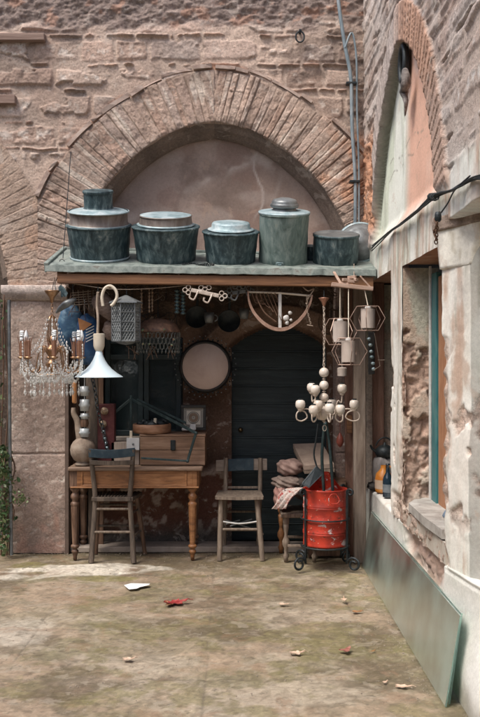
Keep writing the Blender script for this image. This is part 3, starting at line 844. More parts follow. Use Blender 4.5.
# ---- GROUND ------------------------------------------------------------
xs = np.concatenate([[-60,-30,-12,-6,-4], np.arange(-2.6,1.6,.0125), [3,6,12,30,60]])
ys = np.concatenate([[-60,-25,-8,-2,1.5,2.8], np.arange(3.3,8.0,.0125), [9,14,30,60]])
X, Yg = np.meshgrid(xs, ys, indexing='ij')
n = fbm(X*1.3,Yg*1.3,201,5); n2 = fbm(X*5,Yg*5,202,5); n3 = fbm(X*2.2+5,Yg*3.4,203,5); n4 = fbm(X*18,Yg*18,204,4)
C = np.zeros(X.shape+(3,))+np.array([.295,.26,.205])
C *= (.5+1.0*n)[...,None]
C = mixc(C, (.37,.295,.24), sst(.46,.58,n3+.3*(n4-.5))*.65)                      # pink cement wash
C = mixc(C, (.41,.375,.33), sst(.52,.62,fbm(X*1.9+9,Yg*2.3,205,7,.62))*.7)   # pale worn areas
moss = sst(.47,.60,fbm(X*1.9+2,Yg*2.2,206,7,.62))*(.4+.9*fbm(X*14,Yg*14,216,5))
C = mixc(C, (.19,.18,.115), moss*.8)
C = mixc(C, (.19,.18,.09), sst(.55,.63,fbm(X*4,Yg*4.6,207,7,.62))*.6)
C = mixc(C, (.12,.095,.07), sst(.54,.66,fbm(X*2.4+1,Yg*2.8+8,208,7,.62))*.6) # damp dark stains
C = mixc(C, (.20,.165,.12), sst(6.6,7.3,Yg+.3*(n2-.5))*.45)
# white plaster spill in front of the table
w1 = np.hypot((X+1.15)/.58,(Yg-6.93)/.21); w2 = np.hypot((X+1.62)/.30,(Yg-6.75)/.16)
w3 = np.hypot((X+1.35)/.25,(Yg-5.35)/.36)
wm = np.clip(sst(1.05,.85,w1+.8*(fbm(X*5,Yg*7,209,4)-.5))+.8*sst(1.05,.75,w2+.8*(n2-.5)),0,1)
wm = wm*sst(.35,.55,n2+.1)*.8
C = mixc(C, (.80,.80,.78), wm*.95)
C = mixc(C, (.22,.21,.09), sst(1.0,.7,np.hypot((X+1.0)/.26,(Yg-6.66)/.10)+.5*(n2-.5))*.8)
C = mixc(C, (.20,.19,.08), sst(1.0,.7,np.hypot((X+1.65)/.2,(Yg-7.08)/.13)+.5*(n2-.5))*.8)
C = mixc(C, (.52,.50,.47), sst(1.0,.6,w3+.9*(n2-.5))*.6)
sp=sst(.66,.72,fbm(X*40,Yg*40,217,2)); C = mixc(C,(.46,.40,.33),sp*.2)
sp=sst(.68,.74,fbm(X*33+5,Yg*33,218,2)); C = mixc(C,(.11,.09,.07),sp*.4)
gt = fbm(X*60,Yg*60,219,3); C = C*(.80+.40*n4)[...,None]*(.80+.40*gt)[...,None]
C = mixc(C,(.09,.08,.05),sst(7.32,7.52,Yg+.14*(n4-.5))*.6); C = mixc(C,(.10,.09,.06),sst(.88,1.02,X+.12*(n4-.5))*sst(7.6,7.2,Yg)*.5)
C = C*np.array([.95,.885,.78])
H = (n-.5)*.018+(n2-.5)*.008+(n4-.5)*.0045+wm*.003-.003*sst(.55,.6,fbm(X*9,Yg*9,240,4))
# faint joints of the old cement bays and hairline cracks
for (fx_,o_) in ((1,-1.22),(1,-.18),(1,.72)):
    d = X+o_*-1+.03*(fbm(X*2,Yg*3,231)-.5)+.05*(Yg-5.5)*.2; j=np.exp(-(d/.006)**2)*sst(.35,.5,fbm(X*3,Yg*2,233)); H -= .004*j; C = mixc(C,(.11,.09,.07),j*.5)
for o_ in (4.55,5.35,6.2,6.95):
    d = Yg-o_+.04*(fbm(X*2,Yg*3,232)-.5)+.02*X; j=np.exp(-(d/.007)**2)*sst(.35,.5,fbm(X*3,Yg*2,234)); H -= .004*j; C = mixc(C,(.11,.09,.07),j*.45)
ck = np.abs(fbm(X*1.6,Yg*1.6,235,5)-.5); j = np.exp(-(ck/.0025)**2)*sst(.5,.6,fbm(X*.9,Yg*.9,236)); H -= .003*j; C = mixc(C,(.09,.075,.06),j*.6)
# drag marks
for (a0,b0,s,o) in ((.55,1,.012,-6.1),(.62,1,.010,-6.35),(-.5,1,.012,-4.2)):
    d = (X*a0+Yg*b0+o+.05*(n2-.5)); H -= .003*np.exp(-(d/s)**2); C = C*(1-.10*np.exp(-(d/s)**2))[...,None]
farf = sst(8.0,9.0,np.maximum(np.abs(X)*2.6,np.abs(Yg-5)*2.4)); H *= (1-farf)
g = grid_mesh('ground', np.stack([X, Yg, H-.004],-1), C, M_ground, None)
g['kind'] = 'structure'

# ---- rest of the courtyard, unseen behind and left; added to block horizon light ------------------
def plainwall(name,label,ax,c0,c1,fix,h,sgn,seed,windows):
    """unseen added courtyard wall with window openings; ax = 0 runs along X, 1 along Y"""
    t=thing(name,label,'wall',(fix,0,0) if ax else (0,fix,0))
    a=np.arange(c0,c1,.06); z=np.arange(-.02,h,.06); A,Z=np.meshgrid(a,z,indexing='ij')
    n=fbm(A*1.2,Z*1.2,seed,5); n2=fbm(A*6,Z*8,seed+1,4)
    C=np.zeros(A.shape+(3,))+np.array([.36,.29,.24]); C*=(.6+.8*n)[...,None]
    C=mixc(C,(.34,.22,.17),sst(.5,.65,n2)*.6)
    keep=np.ones(A.shape,bool)
    for (w0,w1,z0,z1) in windows: keep&=~((A>w0)&(A<w1)&(Z>z0)&(Z<z1))
    D=fix+sgn*(.05*(n2-.5))
    pos=np.stack([A,D,Z],-1) if not ax else np.stack([D,A,Z],-1)
    grid_mesh('masonry',pos,C,M_stone,t,keep)
    for (w0,w1,z0,z1) in windows:
        mb=MB(); cx=(w0+w1)/2; cz=(z0+z1)/2; o=fix-sgn*.12
        def bb(u,v,du,dv,dep): mb.box((u,o,v) if not ax else (o,u,v),(du,dep,dv) if not ax else (dep,du,dv),None,0)
        for u in (w0+.04,cx,w1-.04): bb(u,cz,.07,z1-z0+.1,.06)
        for v in (z0+.04,cz,z1-.04): bb(cx,v,w1-w0+.1,.07,.05)
        f=mb.build('window',M_wfr,t)
        mb=MB(); o=fix-sgn*.16; bb(cx,cz,w1-w0+.2,z1-z0+.2,.01); mb.build('pane',M_wgl,f)
plainwall('added_courtyard_wall','opposite courtyard wall with tall windows, added unseen behind the viewer',0,-7,1.6,-5.5,6.0,1,301,[(-5.5,-4.3,1,3),(-2.8,-1.6,1,3),(-.4,.8,0,2.6),(-5.5,-4.3,4,5.5),(-2.8,-1.6,4,5.5),(-.4,.8,4,5.5)])
plainwall('added_courtyard_wall','long left-hand courtyard wall with small windows, added outside the view',1,-5.5,8.4,-6.0,5.0,1,311,[(-3,-2,1,2.6),(1,2,1,2.6),(4.5,5.5,1,2.6)])
# ================================================================== THINGS
# materials
M_verdi = mat('verdigris_sheet', [(.07,.085,.08),(.16,.195,.18),(.27,.31,.285),(.17,.16,.14)], 11, .65, .1, bump=.25, bscale=40)
M_beam = mat('orange_stained_timber', [(.07,.032,.015),(.17,.078,.034),(.28,.14,.065)], 7, .6, bump=.4, bscale=30, stretch=(.4,4,6))
M_greenpot = mat('dark_green_patina', [(.012,.026,.032),(.035,.064,.074),(.09,.135,.145),(.26,.29,.28)], 11, .55, .2, bump=.35, bscale=40, stretch=(1.8,1.8,.5), pos=[.34,.48,.58,.72])
M_palepot = mat('pale_verdigris', [(.05,.075,.07),(.115,.165,.155),(.20,.255,.24),(.27,.26,.21)], 13, .65, .2, bump=.35, bscale=50, stretch=(1.5,1.5,.4), pos=[.28,.45,.6,.8])
M_zinc = mat('dull_zinc', [(.14,.22,.24),(.32,.42,.45),(.55,.60,.61)], 11, .5, .25, bump=.2, bscale=40)
M_coplid = mat('copper_brown_band', [(.10,.085,.075),(.20,.165,.145),(.28,.27,.25)], 14, .55, .45, bump=.3, stretch=(1,1,.3))
M_gray = mat('grey_tinned_metal', [(.10,.11,.115),(.20,.215,.22),(.32,.34,.34)], 7, .45, .5, bump=.2)
M_iron = mat('black_iron', [(.010,.014,.018),(.022,.03,.034),(.05,.05,.05)], 18, .5, .4, bump=.4, bscale=80)
M_rust = mat('rusty_wire', [(.10,.055,.035),(.20,.12,.08)], 20, .8, .3, bump=.3)
M_brass = mat('aged_brass', [(.20,.11,.055),(.36,.21,.12),(.48,.33,.21)], 25, .38, .85, bump=.15)
M_candle = mat('copper_candle_sleeve', [(.26,.13,.08),(.42,.23,.15)], 14, .4, .5, bump=.1)
M_bulb = mat('white_bulb', [(.72,.76,.78),(.82,.84,.84)], 5, .2, bump=0)
M_cream = mat('cream_enamel', [(.50,.42,.32),(.64,.57,.46),(.70,.65,.56)], 9, .35, bump=.1)
M_rope = mat('pale_rope', [(.26,.20,.15),(.42,.34,.27)], 30, .9, bump=.6, bscale=200)
M_tabw = mat('worn_orange_table_wood', [(.08,.033,.016),(.26,.115,.045),(.42,.21,.095)], 8, .5, bump=.35, bscale=25, stretch=(.7,4,4), pos=[.25,.5,.75])
M_tabt = mat('faded_table_top', [(.12,.075,.05),(.22,.145,.10),(.33,.25,.19)], 6, .6, bump=.35, bscale=25, stretch=(.5,4,4))
M_legw = mat('dark_turned_wood', [(.05,.028,.018),(.12,.065,.04),(.24,.15,.10)], 9, .55, bump=.35, stretch=(3,3,.5))
M_chw = mat('weathered_chair_wood', [(.04,.03,.024),(.09,.068,.052),(.19,.145,.11)], 9, .75, bump=.4, stretch=(4,4,.5))
M_chw2 = mat('bleached_chair_wood', [(.09,.068,.052),(.19,.145,.11),(.33,.27,.21)], 9, .75, bump=.4, stretch=(4,4,.5))
M_blue = mat('chipped_dark_blue_paint', [(.012,.028,.045),(.02,.045,.065),(.05,.075,.09),(.25,.20,.15)], 16, .55, bump=.3, pos=[.3,.5,.68,.8])
M_chest = mat('chest_boards', [(.10,.052,.03),(.20,.115,.07),(.31,.20,.14)], 5, .6, bump=.4, stretch=(.5,4,5))

def crystals(mb, c, s, n=8):
    """one faceted drop"""
    x,y,z = c; top=(x,y,z+s*1.5); bot=(x,y,z-s*2); w = s*.8
    a0 = random.random()*2
    vs=[top,bot]+[(x+w*math.cos(a0+PI/2*k), y+w*math.sin(a0+PI/2*k), z) for k in range(4)]
    fs=[]
    for k in range(4):
        a,b=2+k,2+(k+1)%4; fs += [(0,a,b),(1,b,a)]
    mb.add(vs,fs,False)
m, nt, b = newmat('crystal_glass'); b.inputs['Base Color'].default_value=(.93,.93,.9,1); b.inputs['Roughness'].default_value=.04
b.inputs['Transmission Weight'].default_value=.55; b.inputs['IOR'].default_value=1.5; M_crystal = m

# ---- canopy shelf ------------------------------------------------------
FL, FR, BR, BL = P(45,265,6.75), P(376,269.5,6.75), P(364,256,7.46), P(64,248.5,7.46)
can = thing('canopy_shelf', 'sloping shelf canopy of pale green sheet metal over an orange beam, carrying the metal pots', 'canopy', (FL+FR)/2)
def SL(uu, vv, h=0):
    p = FL*(1-uu)*(1-vv)+FR*uu*(1-vv)+BR*uu*vv+BL*(1-uu)*vv
    return p+SN*h
SN = (FR-FL).cross(BL-FL).normalized()
SX = (FR-FL).normalized(); SY = SN.cross(SX)
nx, ny = 60, 14; vs=[]; fs=[]
for i in range(nx+1):
    for j in range(ny+1):
        p = SL(i/nx, j/ny); wob = .0015*math.sin(i*.9+j)+.0012*math.sin(i*2.3-j*1.7)
        if j == 0: wob -= .003
        vs.append(p+SN*wob)
for i in range(nx):
    for j in range(ny):
        a=i*(ny+1)+j; fs.append((a,a+ny+1,a+ny+2,a+1))
mbt=MB().add(vs,fs,True); v0=list(vs); vs=[]; fs=[]; base=0
for i in range(nx+1):
    p = Vector(v0[i*(ny+1)]); vs.append(p); q = p+Vector((0,-.004,-.046+.001*math.sin(i*1.3))); vs.append(q); vs.append(q+Vector((0,.02,0)))
for i in range(nx):
    a=3*i; fs.append((a,a+1,a+4,a+3)); fs.append((a+1,a+2,a+5,a+4))
mb=mbt.add(vs,fs,False)
for (uu) in (0,1):
    mb.beam(SL(uu,0,-.028),SL(uu,1,-.028),.014,.06,.002)
mb.build('sheet', M_verdi, can)
mb=MB().beam(SL(.003,.0,.008),SL(.003,1,.008),.035,.02,.003); mb.beam(SL(.0,.97,.008),SL(1,.97,.008),.03,.02,.003)
mb.build('side_fold', M_verdi, can)
# boards below the sheet
mb=MB()
for k in range(5): mb.beam(SL(.01,.1+.2*k,-.045),SL(.99,.1+.2*k,-.045),.12,.02,.002)
mb.build('under_boards', mat('dark_boards',[(.05,.03,.02),(.10,.06,.04)],8,.85,bump=.4), can)
a=P(58,278.5,6.80); b=P(373,282.5,6.80)
MB().beam(a+Vector((0,0,-.002)),b,.07,.072,.004).build('front_beam', M_beam, can)
a=P(58,277,7.36); b=P(368,282,7.36)
MB().beam(a+Vector((0,0,.10)),b+Vector((0,0,.10)),.06,.07,.004).build('rear_beam', M_beam, can)
mb=MB()
for px in (60,150,250,350):
    a=P(px,278,6.9); MB().beam(a+Vector((0,0,.035)),Vector((a.x,7.5,a.z+.18)),.045,.05,.003).build('rafter', M_beam, can)
# post at the right
MB().beam((P(359.5,400,7.15).x,7.15,0.0),(P(359.5,287,7.15).x,7.15,P(359,286,7.15).z),.095,.075,.006,up=(0,1,0)).build('post', mat('grey_post_wood',[(.15,.11,.085),(.28,.22,.175),(.38,.32,.27)],7,.8,bump=.5,stretch=(4,4,.4)), can)
MB().beam((P(349,400,7.5).x,7.42,0.0),(P(348,287,7.42).x,7.42,P(359,280,7.42).z),.07,.05,.005,up=(0,1,0)).build('post', M_brw, can)

# thin stay wire and cable lines
mb=MB().tube([P(71,150,7.49),P(67,205,7.2),P(63,258,6.95)],.0035,5)
mb.tube(arc(P(62,262,6.9),.02,0,300,8),.003,5)
tag(mb.build('stay_wire',M_iron),'thin dark stay wire running from the wall down to the canopy corner at left','wire')

def tiltM(loc, ang=0):
    M = Matrix(((SX.x,SY.x,SN.x,0),(SX.y,SY.y,SN.y,0),(SX.z,SY.z,SN.z,0),(0,0,0,1)))
    return Matrix.Translation(loc) @ M @ Matrix.Rotation(ang,4,'Z')
def on_shelf(px, vv):
    # u so that the point projects on column px
    best=None
    lo,hi=0,1
    for _ in range(40):
        mid=(lo+hi)/2; p=SL(mid,vv); x=240+F*p.x/p.y
        if x<px: lo=mid
        else: hi=mid
    return SL(lo,vv,.002)
GP='metal pots standing on the canopy'
def pot(name,label,px,vv,parts,ang=0,cat='pot'):
    """parts: (name, material, profile, parent index, scale wobble)"""
    loc=on_shelf(px,vv); t=thing(name,label,cat,loc,GP)
    M=tiltM(Vector((0,0,0)),ang); made=[]
    for (n,mm,prof,par,wob) in parts:
        mb=MB().lathe(prof,48,M,wob=wob)
        made.append(mb.build(n,mm,t if par is None else made[par],world=False))
        made[-1].parent = t if par is None else made[par]
    return t,M,made
def band(r0,r1,z0,z1,lip=.006,bot=True,top=True):
    """thick-edged vessel wall from (r0,z0) to (r1,z1)"""
    pr=[(.001,z0+.002),(r0-.004,z0),(r0,z0),(r0,z0),(r0+.003,z0+.004)]
    for k in range(1,8):
        t=k/8; pr.append((r0+(r1-r0)*t+.0015*math.sin(k*2.1), z0+(z1-z0)*t))
    pr+=[(r1,z1-lip*2),(r1,z1-lip*2),(r1+lip,z1-lip*1.6),(r1+lip*1.1,z1-lip*.5),(r1+.001,z1),(r1+.001,z1),(.001,z1+.003)]
    return pr
t,M,md=pot('lidded_tub','wide dark green metal tub with a small canister on top of its stepped lid',100,.44,[
 ('body',M_greenpot,band(.222,.246,0,.262,.007),None,.010),
 ('lid',M_coplid,[(.235,.262),(.236,.268),(.232,.270),(.232,.270),(.222,.276),(.222,.352),(.222,.352),(.229,.356),(.229,.362),(.222,.366)],None,.004),
 ('lid_top',M_zinc,[(.222,.365),(.20,.374),(.13,.384),(.112,.388),(.112,.388),(.001,.390)],None,.002),
 ('canister',M_greenpot,[(.118,.386),(.112,.392),(.110,.40),(.111,.50),(.111,.50),(.118,.503),(.119,.518),(.113,.524),(.113,.524),(.06,.530),(.001,.532)],None,.004)])
MB().lathe([(.226,0.0),(.233,.003),(.233,.014),(.226,.018)],48,M).build('foot_ring',M_zinc,t,world=False)
mb=MB()
for z0 in (.262,.362): MB().lathe([(.228,z0-.004),(.238,z0-.002),(.238,z0+.006),(.228,z0+.008)],48,M).build('rim_ring',M_zinc,t,world=False)
t,M,md=pot('lidded_tub','wide dark green metal tub with a low brown-banded lid and flat pale top',166,.42,[
 ('body',M_greenpot,band(.226,.256,0,.265,.008),None,.013),
 ('lid',M_coplid,[(.215,.268),(.212,.272),(.208,.278),(.200,.335),(.200,.335),(.205,.338),(.205,.344),(.199,.347)],None,.005),
 ('lid_top',M_zinc,[(.199,.346),(.18,.351),(.10,.354),(.001,.356)],None,.004)])
MB().lathe([(.200,.268),(.222,.269),(.224,.277),(.206,.283)],48,M).build('rim_ring',M_zinc,t,world=False)
t,M,md=pot('lidded_tub','dark dented metal tub with flaring rim and whitish domed lid, beside the pale can',230.5,.40,[
 ('body',M_greenpot,band(.188,.212,0,.236,.008),None,.014),
 ('lid',M_zinc,[(.165,.24),(.178,.243),(.178,.25),(.168,.252),(.150,.262),(.146,.29),(.138,.30),(.09,.308),(.001,.312)],None,.006)])
t,M,md=pot('lidded_can','tall pale green cylindrical can with a bulging domed stopper and small front latch',283,.42,[
 ('body',M_palepot,band(.190,.193,0,.378,.006),None,.012),
 ('rim',M_zinc,[(.19,.376),(.199,.378),(.20,.388),(.192,.392),(.13,.398),(.098,.402)],None,.003),
 ('stopper',M_gray,[(.094,.398),(.090,.41),(.084,.42),(.084,.42),(.105,.424),(.113,.436),(.106,.450),(.106,.450),(.098,.455),(.099,.466),(.085,.482),(.04,.494),(.001,.497)],None,.003)])
mb=MB(); c=M@Vector((-.035,-.196,.012)); 
mb.tube([M@Vector(v) for v in ((-.06,-.197,.0),(-.06,-.203,.026),(-.01,-.205,.026),(-.01,-.199,.0))],.0045,6,True)
mb.box((0,0,0),(.03,.008,.012),M@Matrix.Translation((-.035,-.206,.012)),.001)
mb.build('latch',M_zinc,t,world=False)
t,M,md=pot('drum_pot','low round dark green pot with flat grey top, before the tipped basin',335,.42,[
 ('body',M_greenpot,[(.001,.001),(.172,0),(.172,0),(.176,.004),(.178,.10),(.176,.205),(.176,.205),(.182,.208),(.183,.222),(.177,.226)],None,.006),
 ('lid',M_gray,[(.178,.225),(.17,.229),(.165,.224),(.08,.226),(.001,.228)],None,.003)])
t,M,md=pot('small_pot','small very dark pot half hidden between the pale green can and the low round pot',310,.62,[
 ('body',M_greenpot,band(.060,.062,0,.11,.003),None,.01)])
# tipped basin leaning in the corner
loc=on_shelf(357,.60)
t=thing('tipped_basin','grey metal basin tipped on its side against the corner, behind the low round pot','basin',loc,GP)
Mb=Matrix.Translation((0.03,.06,.150))@Matrix.Scale(1.25,4) @ Matrix.Rotation(R(-24),4,'Z') @ Matrix.Rotation(R(68),4,'X') @ Matrix.Rotation(R(14),4,'Y')
MB().lathe([(.001,.080),(.05,.079),(.058,.070),(.08,.064),(.118,.040),(.135,.008),(.138,0),(.132,.006),(.112,.034),(.07,.055),(.001,.062)],40,Mb,wob=.006).build('bowl',M_gray,t,world=False)
MB().lathe([(.134,-.004),(.148,-.002),(.149,.006),(.136,.010)],40,Mb).build('rim',M_zinc,t,world=False)
# loose chain lying on the sheet
pts=smooth_path([on_shelf(x,v)+SN*.006 for x,v in ((183,.10),(192,.16),(200,.08),(208,.15),(214,.10),(206,.05),(198,.10))],6)
tag(MB().chain(pts,.017,.013,.0028).build('loose_chain',M_iron),'short black chain heaped on the canopy sheet before the second and third pots','chain')

# ---- pipe and cables on the wall ---------------------------------------
M_pipe=mat('blue_grey_pipe',[(.09,.13,.155),(.20,.25,.28),(.36,.39,.40)],14,.55,.1,bump=.2,stretch=(2,2,.4))
pp=thing('drain_pipe','blue-grey pipe and its slim twin running down the wall beside the corner','pipe',P(354,240,7.42))
MB().tube(smooth_path([P(336,-20,7.40),P(340,14,7.40),P(345,46,7.41),P(351,80,7.41),P(352.2,130,7.42),P(355.4,180,7.42),P(355,236,7.42)],5),.0155,10).build('pipe',M_pipe,pp)
MB().tube(smooth_path([P(345,48,7.40),P(352,33,7.40),P(356.5,60,7.41),P(357,110,7.42),P(359,170,7.42),P(359,236,7.42)],5),.009,8).build('pipe',M_pipe,pp)
for (x,y) in ((351,84),(354.5,182)): MB().box(P(x,y,7.43),(.085,.07,.02),None,.003).build('clamp',M_iron,pp)
def side_pt(px,py,X=1.0): 
    Y=F*X/(px-240); return Vector((X,Y,CAMZ+(358.5-py)/F*Y))
cb=thing('wall_cable','bundle of black cables sagging across the pale side wall above the capital','cable',side_pt(430,200))
base=[(372,248),(380,240),(392,230),(404,222),(416,212),(424,205),(432,197),(440,193),(450,191),(460,186),(470,180),(482,177)]
for k,(dy,rr) in enumerate(((0,.0065),(2.2,.005),(-1.6,.004),(1,.0045))):
    pts=smooth_path([side_pt(x,y+dy*math.sin(i*1.1+k)+dy*.4,1.0-.012*math.cos(i*.9+k*1.7)) for i,(x,y) in enumerate(base)],5)
    MB().tube(pts,rr,6).build('strand',M_iron,cb)
mb=MB(); 
for q in range(5):
    c=side_pt(431+q*1.2,197,.985); MB().tube(arc(c,.018+.003*math.sin(q*3),0,360,9,'XZ')[:-1],.0035,5,True).build('tape_wrap',M_iron,cb)
fx=thing('wall_hook_bracket','corroded little lamp bracket hanging from the cables at the left edge of the capital','bracket',side_pt(437,214,.93))
MB().lathe([(.001,.03),(.012,.028),(.016,.015),(.016,-.01),(.010,-.018),(.001,-.02)],14,c=side_pt(438,218,.93)).build('socket',M_iron,fx)
mb=MB().tube(smooth_path([side_pt(440,212,.95),side_pt(435,219,.93),side_pt(437,226,.92),side_pt(434,232,.93),side_pt(437,240,.93)],4),[.006]*17,6)
mb.chain([side_pt(437,224,.92),side_pt(436,243,.93)],.02,.016,.003)
mb.build('chain',M_rust,fx)
MB().tube(smooth_path([side_pt(470,176,.99),side_pt(455,190,.99),side_pt(448,203,.99),side_pt(441,213,.97)],5),.004,5).build('wire',M_iron,fx)
rg=thing('wall_ring','rusty iron tethering ring fixed high on the stone wall beside the pipe','ring',P(299,40,7.46))
MB().tube(arc(P(300,37,7.44),.035,0,360,16,ry=.045)[:-1],.007,6,True).build('ring',M_iron,rg)
MB().box(P(300,32,7.47),(.02,.08,.02),None,.003).build('staple',M_iron,rg)

ov=thing('iron_oval','black iron oval ring with a ragged grey strip hanging, high in the pointed side arch','ring',side_pt(403,100,1.05))
pc=side_pt(402.5,64,1.05); MB().tube([pc+Vector((0,.085*math.cos(2*PI*k/20),.115*math.sin(2*PI*k/20))) for k in range(20)],.017,7,True).build('ring',M_iron,ov)
MB().add([pc+Vector((.02,.08*math.cos(2*PI*k/20),.11*math.sin(2*PI*k/20))) for k in range(20)]+[pc+Vector((.03,.08*math.cos(2*PI*k/20),.11*math.sin(2*PI*k/20))) for k in range(20)],[tuple(range(20)),tuple(range(39,19,-1))]+[(k,k+20,(k+1)%20+20,(k+1)%20) for k in range(20)],False).build('dark_plate',M_dark,ov)
MB().tube(smooth_path([side_pt(405,70,1.03),side_pt(406,82,1.03),side_pt(404,92,1.04),side_pt(406,103,1.04),side_pt(405,116,1.05)],5),[.018,.022,.026,.03,.028,.03,.034,.03,.026,.028,.03,.026,.02,.018,.018,.014,.012,.010,.008,.006,.003],8).build('ragged_strip',mat('ragged_grey',[(.05,.045,.04),(.16,.14,.13),(.34,.31,.29)],18,.9,bump=.8),ov)

# ================================================================== HANGING THINGS
def cordpts(a,b,n=4): return [a+(b-a)*i/n for i in range(n+1)]
YB=6.80
# crystal chandelier
c0=P(52,352,6.72)
ch=thing('crystal_chandelier','brass candle chandelier hung with strings of glass crystals before the stone pier','chandelier',c0+Vector((0,0,-.3)))
MB().lathe([(.002,-.09),(.012,-.085),(.02,-.05),(.05,-.012),(.058,0),(.052,.004),(.01,.0),(.001,.0)],18,c=P(52,291,6.72)).build('ceiling_cup',M_brass,ch)
MB().tube([P(52,291,6.72),P(55,278,6.86)],.0025,5).build('hanger',M_iron,ch)
MB().chain([P(52,300,6.72),P(52,316,6.72)],.024,.018,.003).build('chain',M_brass,ch)
# cage of rods, central body
mb=MB()
for k in range(6):
    a=2*PI*k/6; cc,ss=math.cos(a),math.sin(a); top=P(52,315,6.72)
    mb.tube(smooth_path([top,top+Vector((.03*cc,.03*ss,-.03)),top+Vector((.036*cc,.036*ss,-.12)),top+Vector((.03*cc,.03*ss,-.20))],4),.0045,5)
mb.build('stem_cage',M_brass,ch)
MB().lathe([(.001,-.17),(.008,-.16),(.012,-.13),(.035,-.115),(.05,-.09),(.03,-.07),(.018,-.05),(.028,-.03),(.045,0),(.05,.02),(.03,.04),(.016,.06),(.03,.08),(.022,.10),(.01,.12)],20,c=c0).build('stem_body',M_brass,ch)
RAD=.225; tips=[]
for k in range(8):
    a=2*PI*(k+.35)/8; d=Vector((math.cos(a),math.sin(a),0)); rr=RAD+ (.03 if k%2 else -.005)
    path=smooth_path([c0+d*.03+Vector((0,0,-.02)),c0+d*.075+Vector((0,0,.045)),c0+d*.10+Vector((0,0,-.02)),c0+d*.12+Vector((0,0,-.12)),c0+d*.17+Vector((0,0,-.155)),c0+d*(rr-.005)+Vector((0,0,-.12)),c0+d*rr+Vector((0,0,-.045))],5)
    arm=MB().tube(path,.0055,6); arm.tube(arc(c0+d*.085+Vector((0,0,.02)),.02,0,300,10),.003,5)
    tip=c0+d*rr+Vector((0,0,-.045)); tips.append(tip)
    arm.lathe([(.004,-.01),(.028,0),(.031,.010),(.027,.006),(.006,.004)],14,c=tip)
    arm=arm.build('arm',M_brass,ch)
    sl_=MB().lathe([(.014,.0),(.0135,.125),(.0135,.125),(.001,.128)],12,c=tip)
    for q in range(3): # leaf-shaped flames around the sleeve top
        b2=2*PI*q/3+a; e=Vector((math.cos(b2),math.sin(b2),0))
        sl_.tube([tip+e*.015+Vector((0,0,.02)),tip+e*.017+Vector((0,0,.10)),tip+e*.027+Vector((0,0,.145)),tip+e*.032+Vector((0,0,.158))],[.004,.0035,.003,.001],5)
    sl_=sl_.build('candle_sleeve',M_candle,arm)
    if k in (0,1,3,4,6,7):
        bl=MB(); bt=tip+Vector((0,0,.128))
        if k in (3,0):
            bl.lathe([(.008,0),(.016,.02),(.018,.035),(.012,.06),(.004,.08),(.001,.085)],12,c=bt)
        else:
            bl.lathe([(.010,0),(.014,.006),(.014,.022),(.008,.026)],12,c=bt)
            pts=[bt+Vector((.013*math.cos(t*1.0),.013*math.sin(t),.026+.0022*t)) for t in [i*.5 for i in range(44)]]
            bl.tube(pts,.0055,5)
        bl.build('bulb',M_bulb,arm)
def strand(a,b,sag,n,s=.007):
    mb=MB(); s*=1.2
    for i in range(n+1):
        t=i/n; p=a+(b-a)*t+Vector((0,0,-sag*4*t*(1-t)))
        crystals(mb,p,s*random.uniform(.8,1.3))
    return mb
for k in range(8):
    strand(tips[k],tips[(k+1)%8],.13,17).build('crystal_strand',M_crystal,ch)
    strand(tips[k]+Vector((0,0,-.01)),c0+Vector((0,0,-.15)),.055,12,.0065).build('crystal_strand',M_crystal,ch)
    strand(tips[k],tips[k]+Vector((random.uniform(-.01,.01),0,-.11)),0,6,.008).build('crystal_strand',M_crystal,ch)
    d=(tips[k]-c0); d.z=0; d.normalize()
    strand(c0+d*.035+Vector((0,0,.24)),c0+d*.15+Vector((0,0,.0)),.03,10,.006).build('crystal_strand',M_crystal,ch)
for k in range(18):
    a=2*PI*k/18+random.uniform(-.1,.1); d=Vector((math.cos(a),math.sin(a),0)); p=c0+d*(.155 if k%3 else .20)+Vector((0,0,-.17))
    mb=strand(p,p+Vector((0,0,-random.uniform(.06,.12))),0,4,.007)
    crystals(mb,p+Vector((0,0,-.13)),.015); mb.build('crystal_strand',M_crystal,ch)
    d2=Vector((math.cos(a+.5),math.sin(a+.5),0))
    strand(p,c0+d2*.155+Vector((0,0,-.17)),.05,7,.0075).build('crystal_strand',M_crystal,ch)
for k in range(8):
    a=2*PI*(k+.85)/8; d=Vector((math.cos(a),math.sin(a),0)); p=c0+d*.235+Vector((0,0,-.05-.02*(k%2)))
    strand(p,c0+d*.10+Vector((0,0,-.20)),.03,11,.0065).build('crystal_strand',M_crystal,ch)
    strand(p+Vector((0,0,.12)),p+Vector((0,0,-.08)),0,9,.0065).build('crystal_strand',M_crystal,ch)
mb=MB().tube([c0+Vector((.155*math.cos(2*PI*k/24),.155*math.sin(2*PI*k/24),-.165)) for k in range(24)],.003,5,True); mb.build('lower_ring',M_brass,ch)

# conical white glass pendant
c=P(99,377,6.72)
pd=thing('cone_pendant','white glass cone pendant lamp with a cream holder hanging on a rope','pendant lamp',c)
mm,nt,b=newmat('opal_glass'); b.inputs['Base Color'].default_value=(.62,.74,.80,1); b.inputs['Roughness'].default_value=.25
b.inputs['Subsurface Weight'].default_value=.3; b.inputs['Subsurface Radius'].default_value=(.05,.05,.05); M_opal=mm
k=.00747
prof=[(24*k,0),(22.5*k,1.3*k),(18*k,4*k),(13*k,8*k),(9*k,12.5*k),(6.2*k,17*k),(4.2*k,21.5*k),(3*k,26*k)]
prof2=prof+[(2.6*k,26*k)]+[(max(r-.005,.004),z) for r,z in prof[::-1]]
MB().lathe(prof2,40,c=c).build('shade',M_opal,pd)
MB().lathe([(.001,25*k),(2.6*k,25*k),(4.6*k,28*k),(5.6*k,31*k),(5.7*k,43*k),(5.7*k,43*k),(5.0*k,43.4*k),(.001,43*k)],24,c=c).build('holder',M_cream,pd)
mb=MB(); top=P(98,292,6.72)
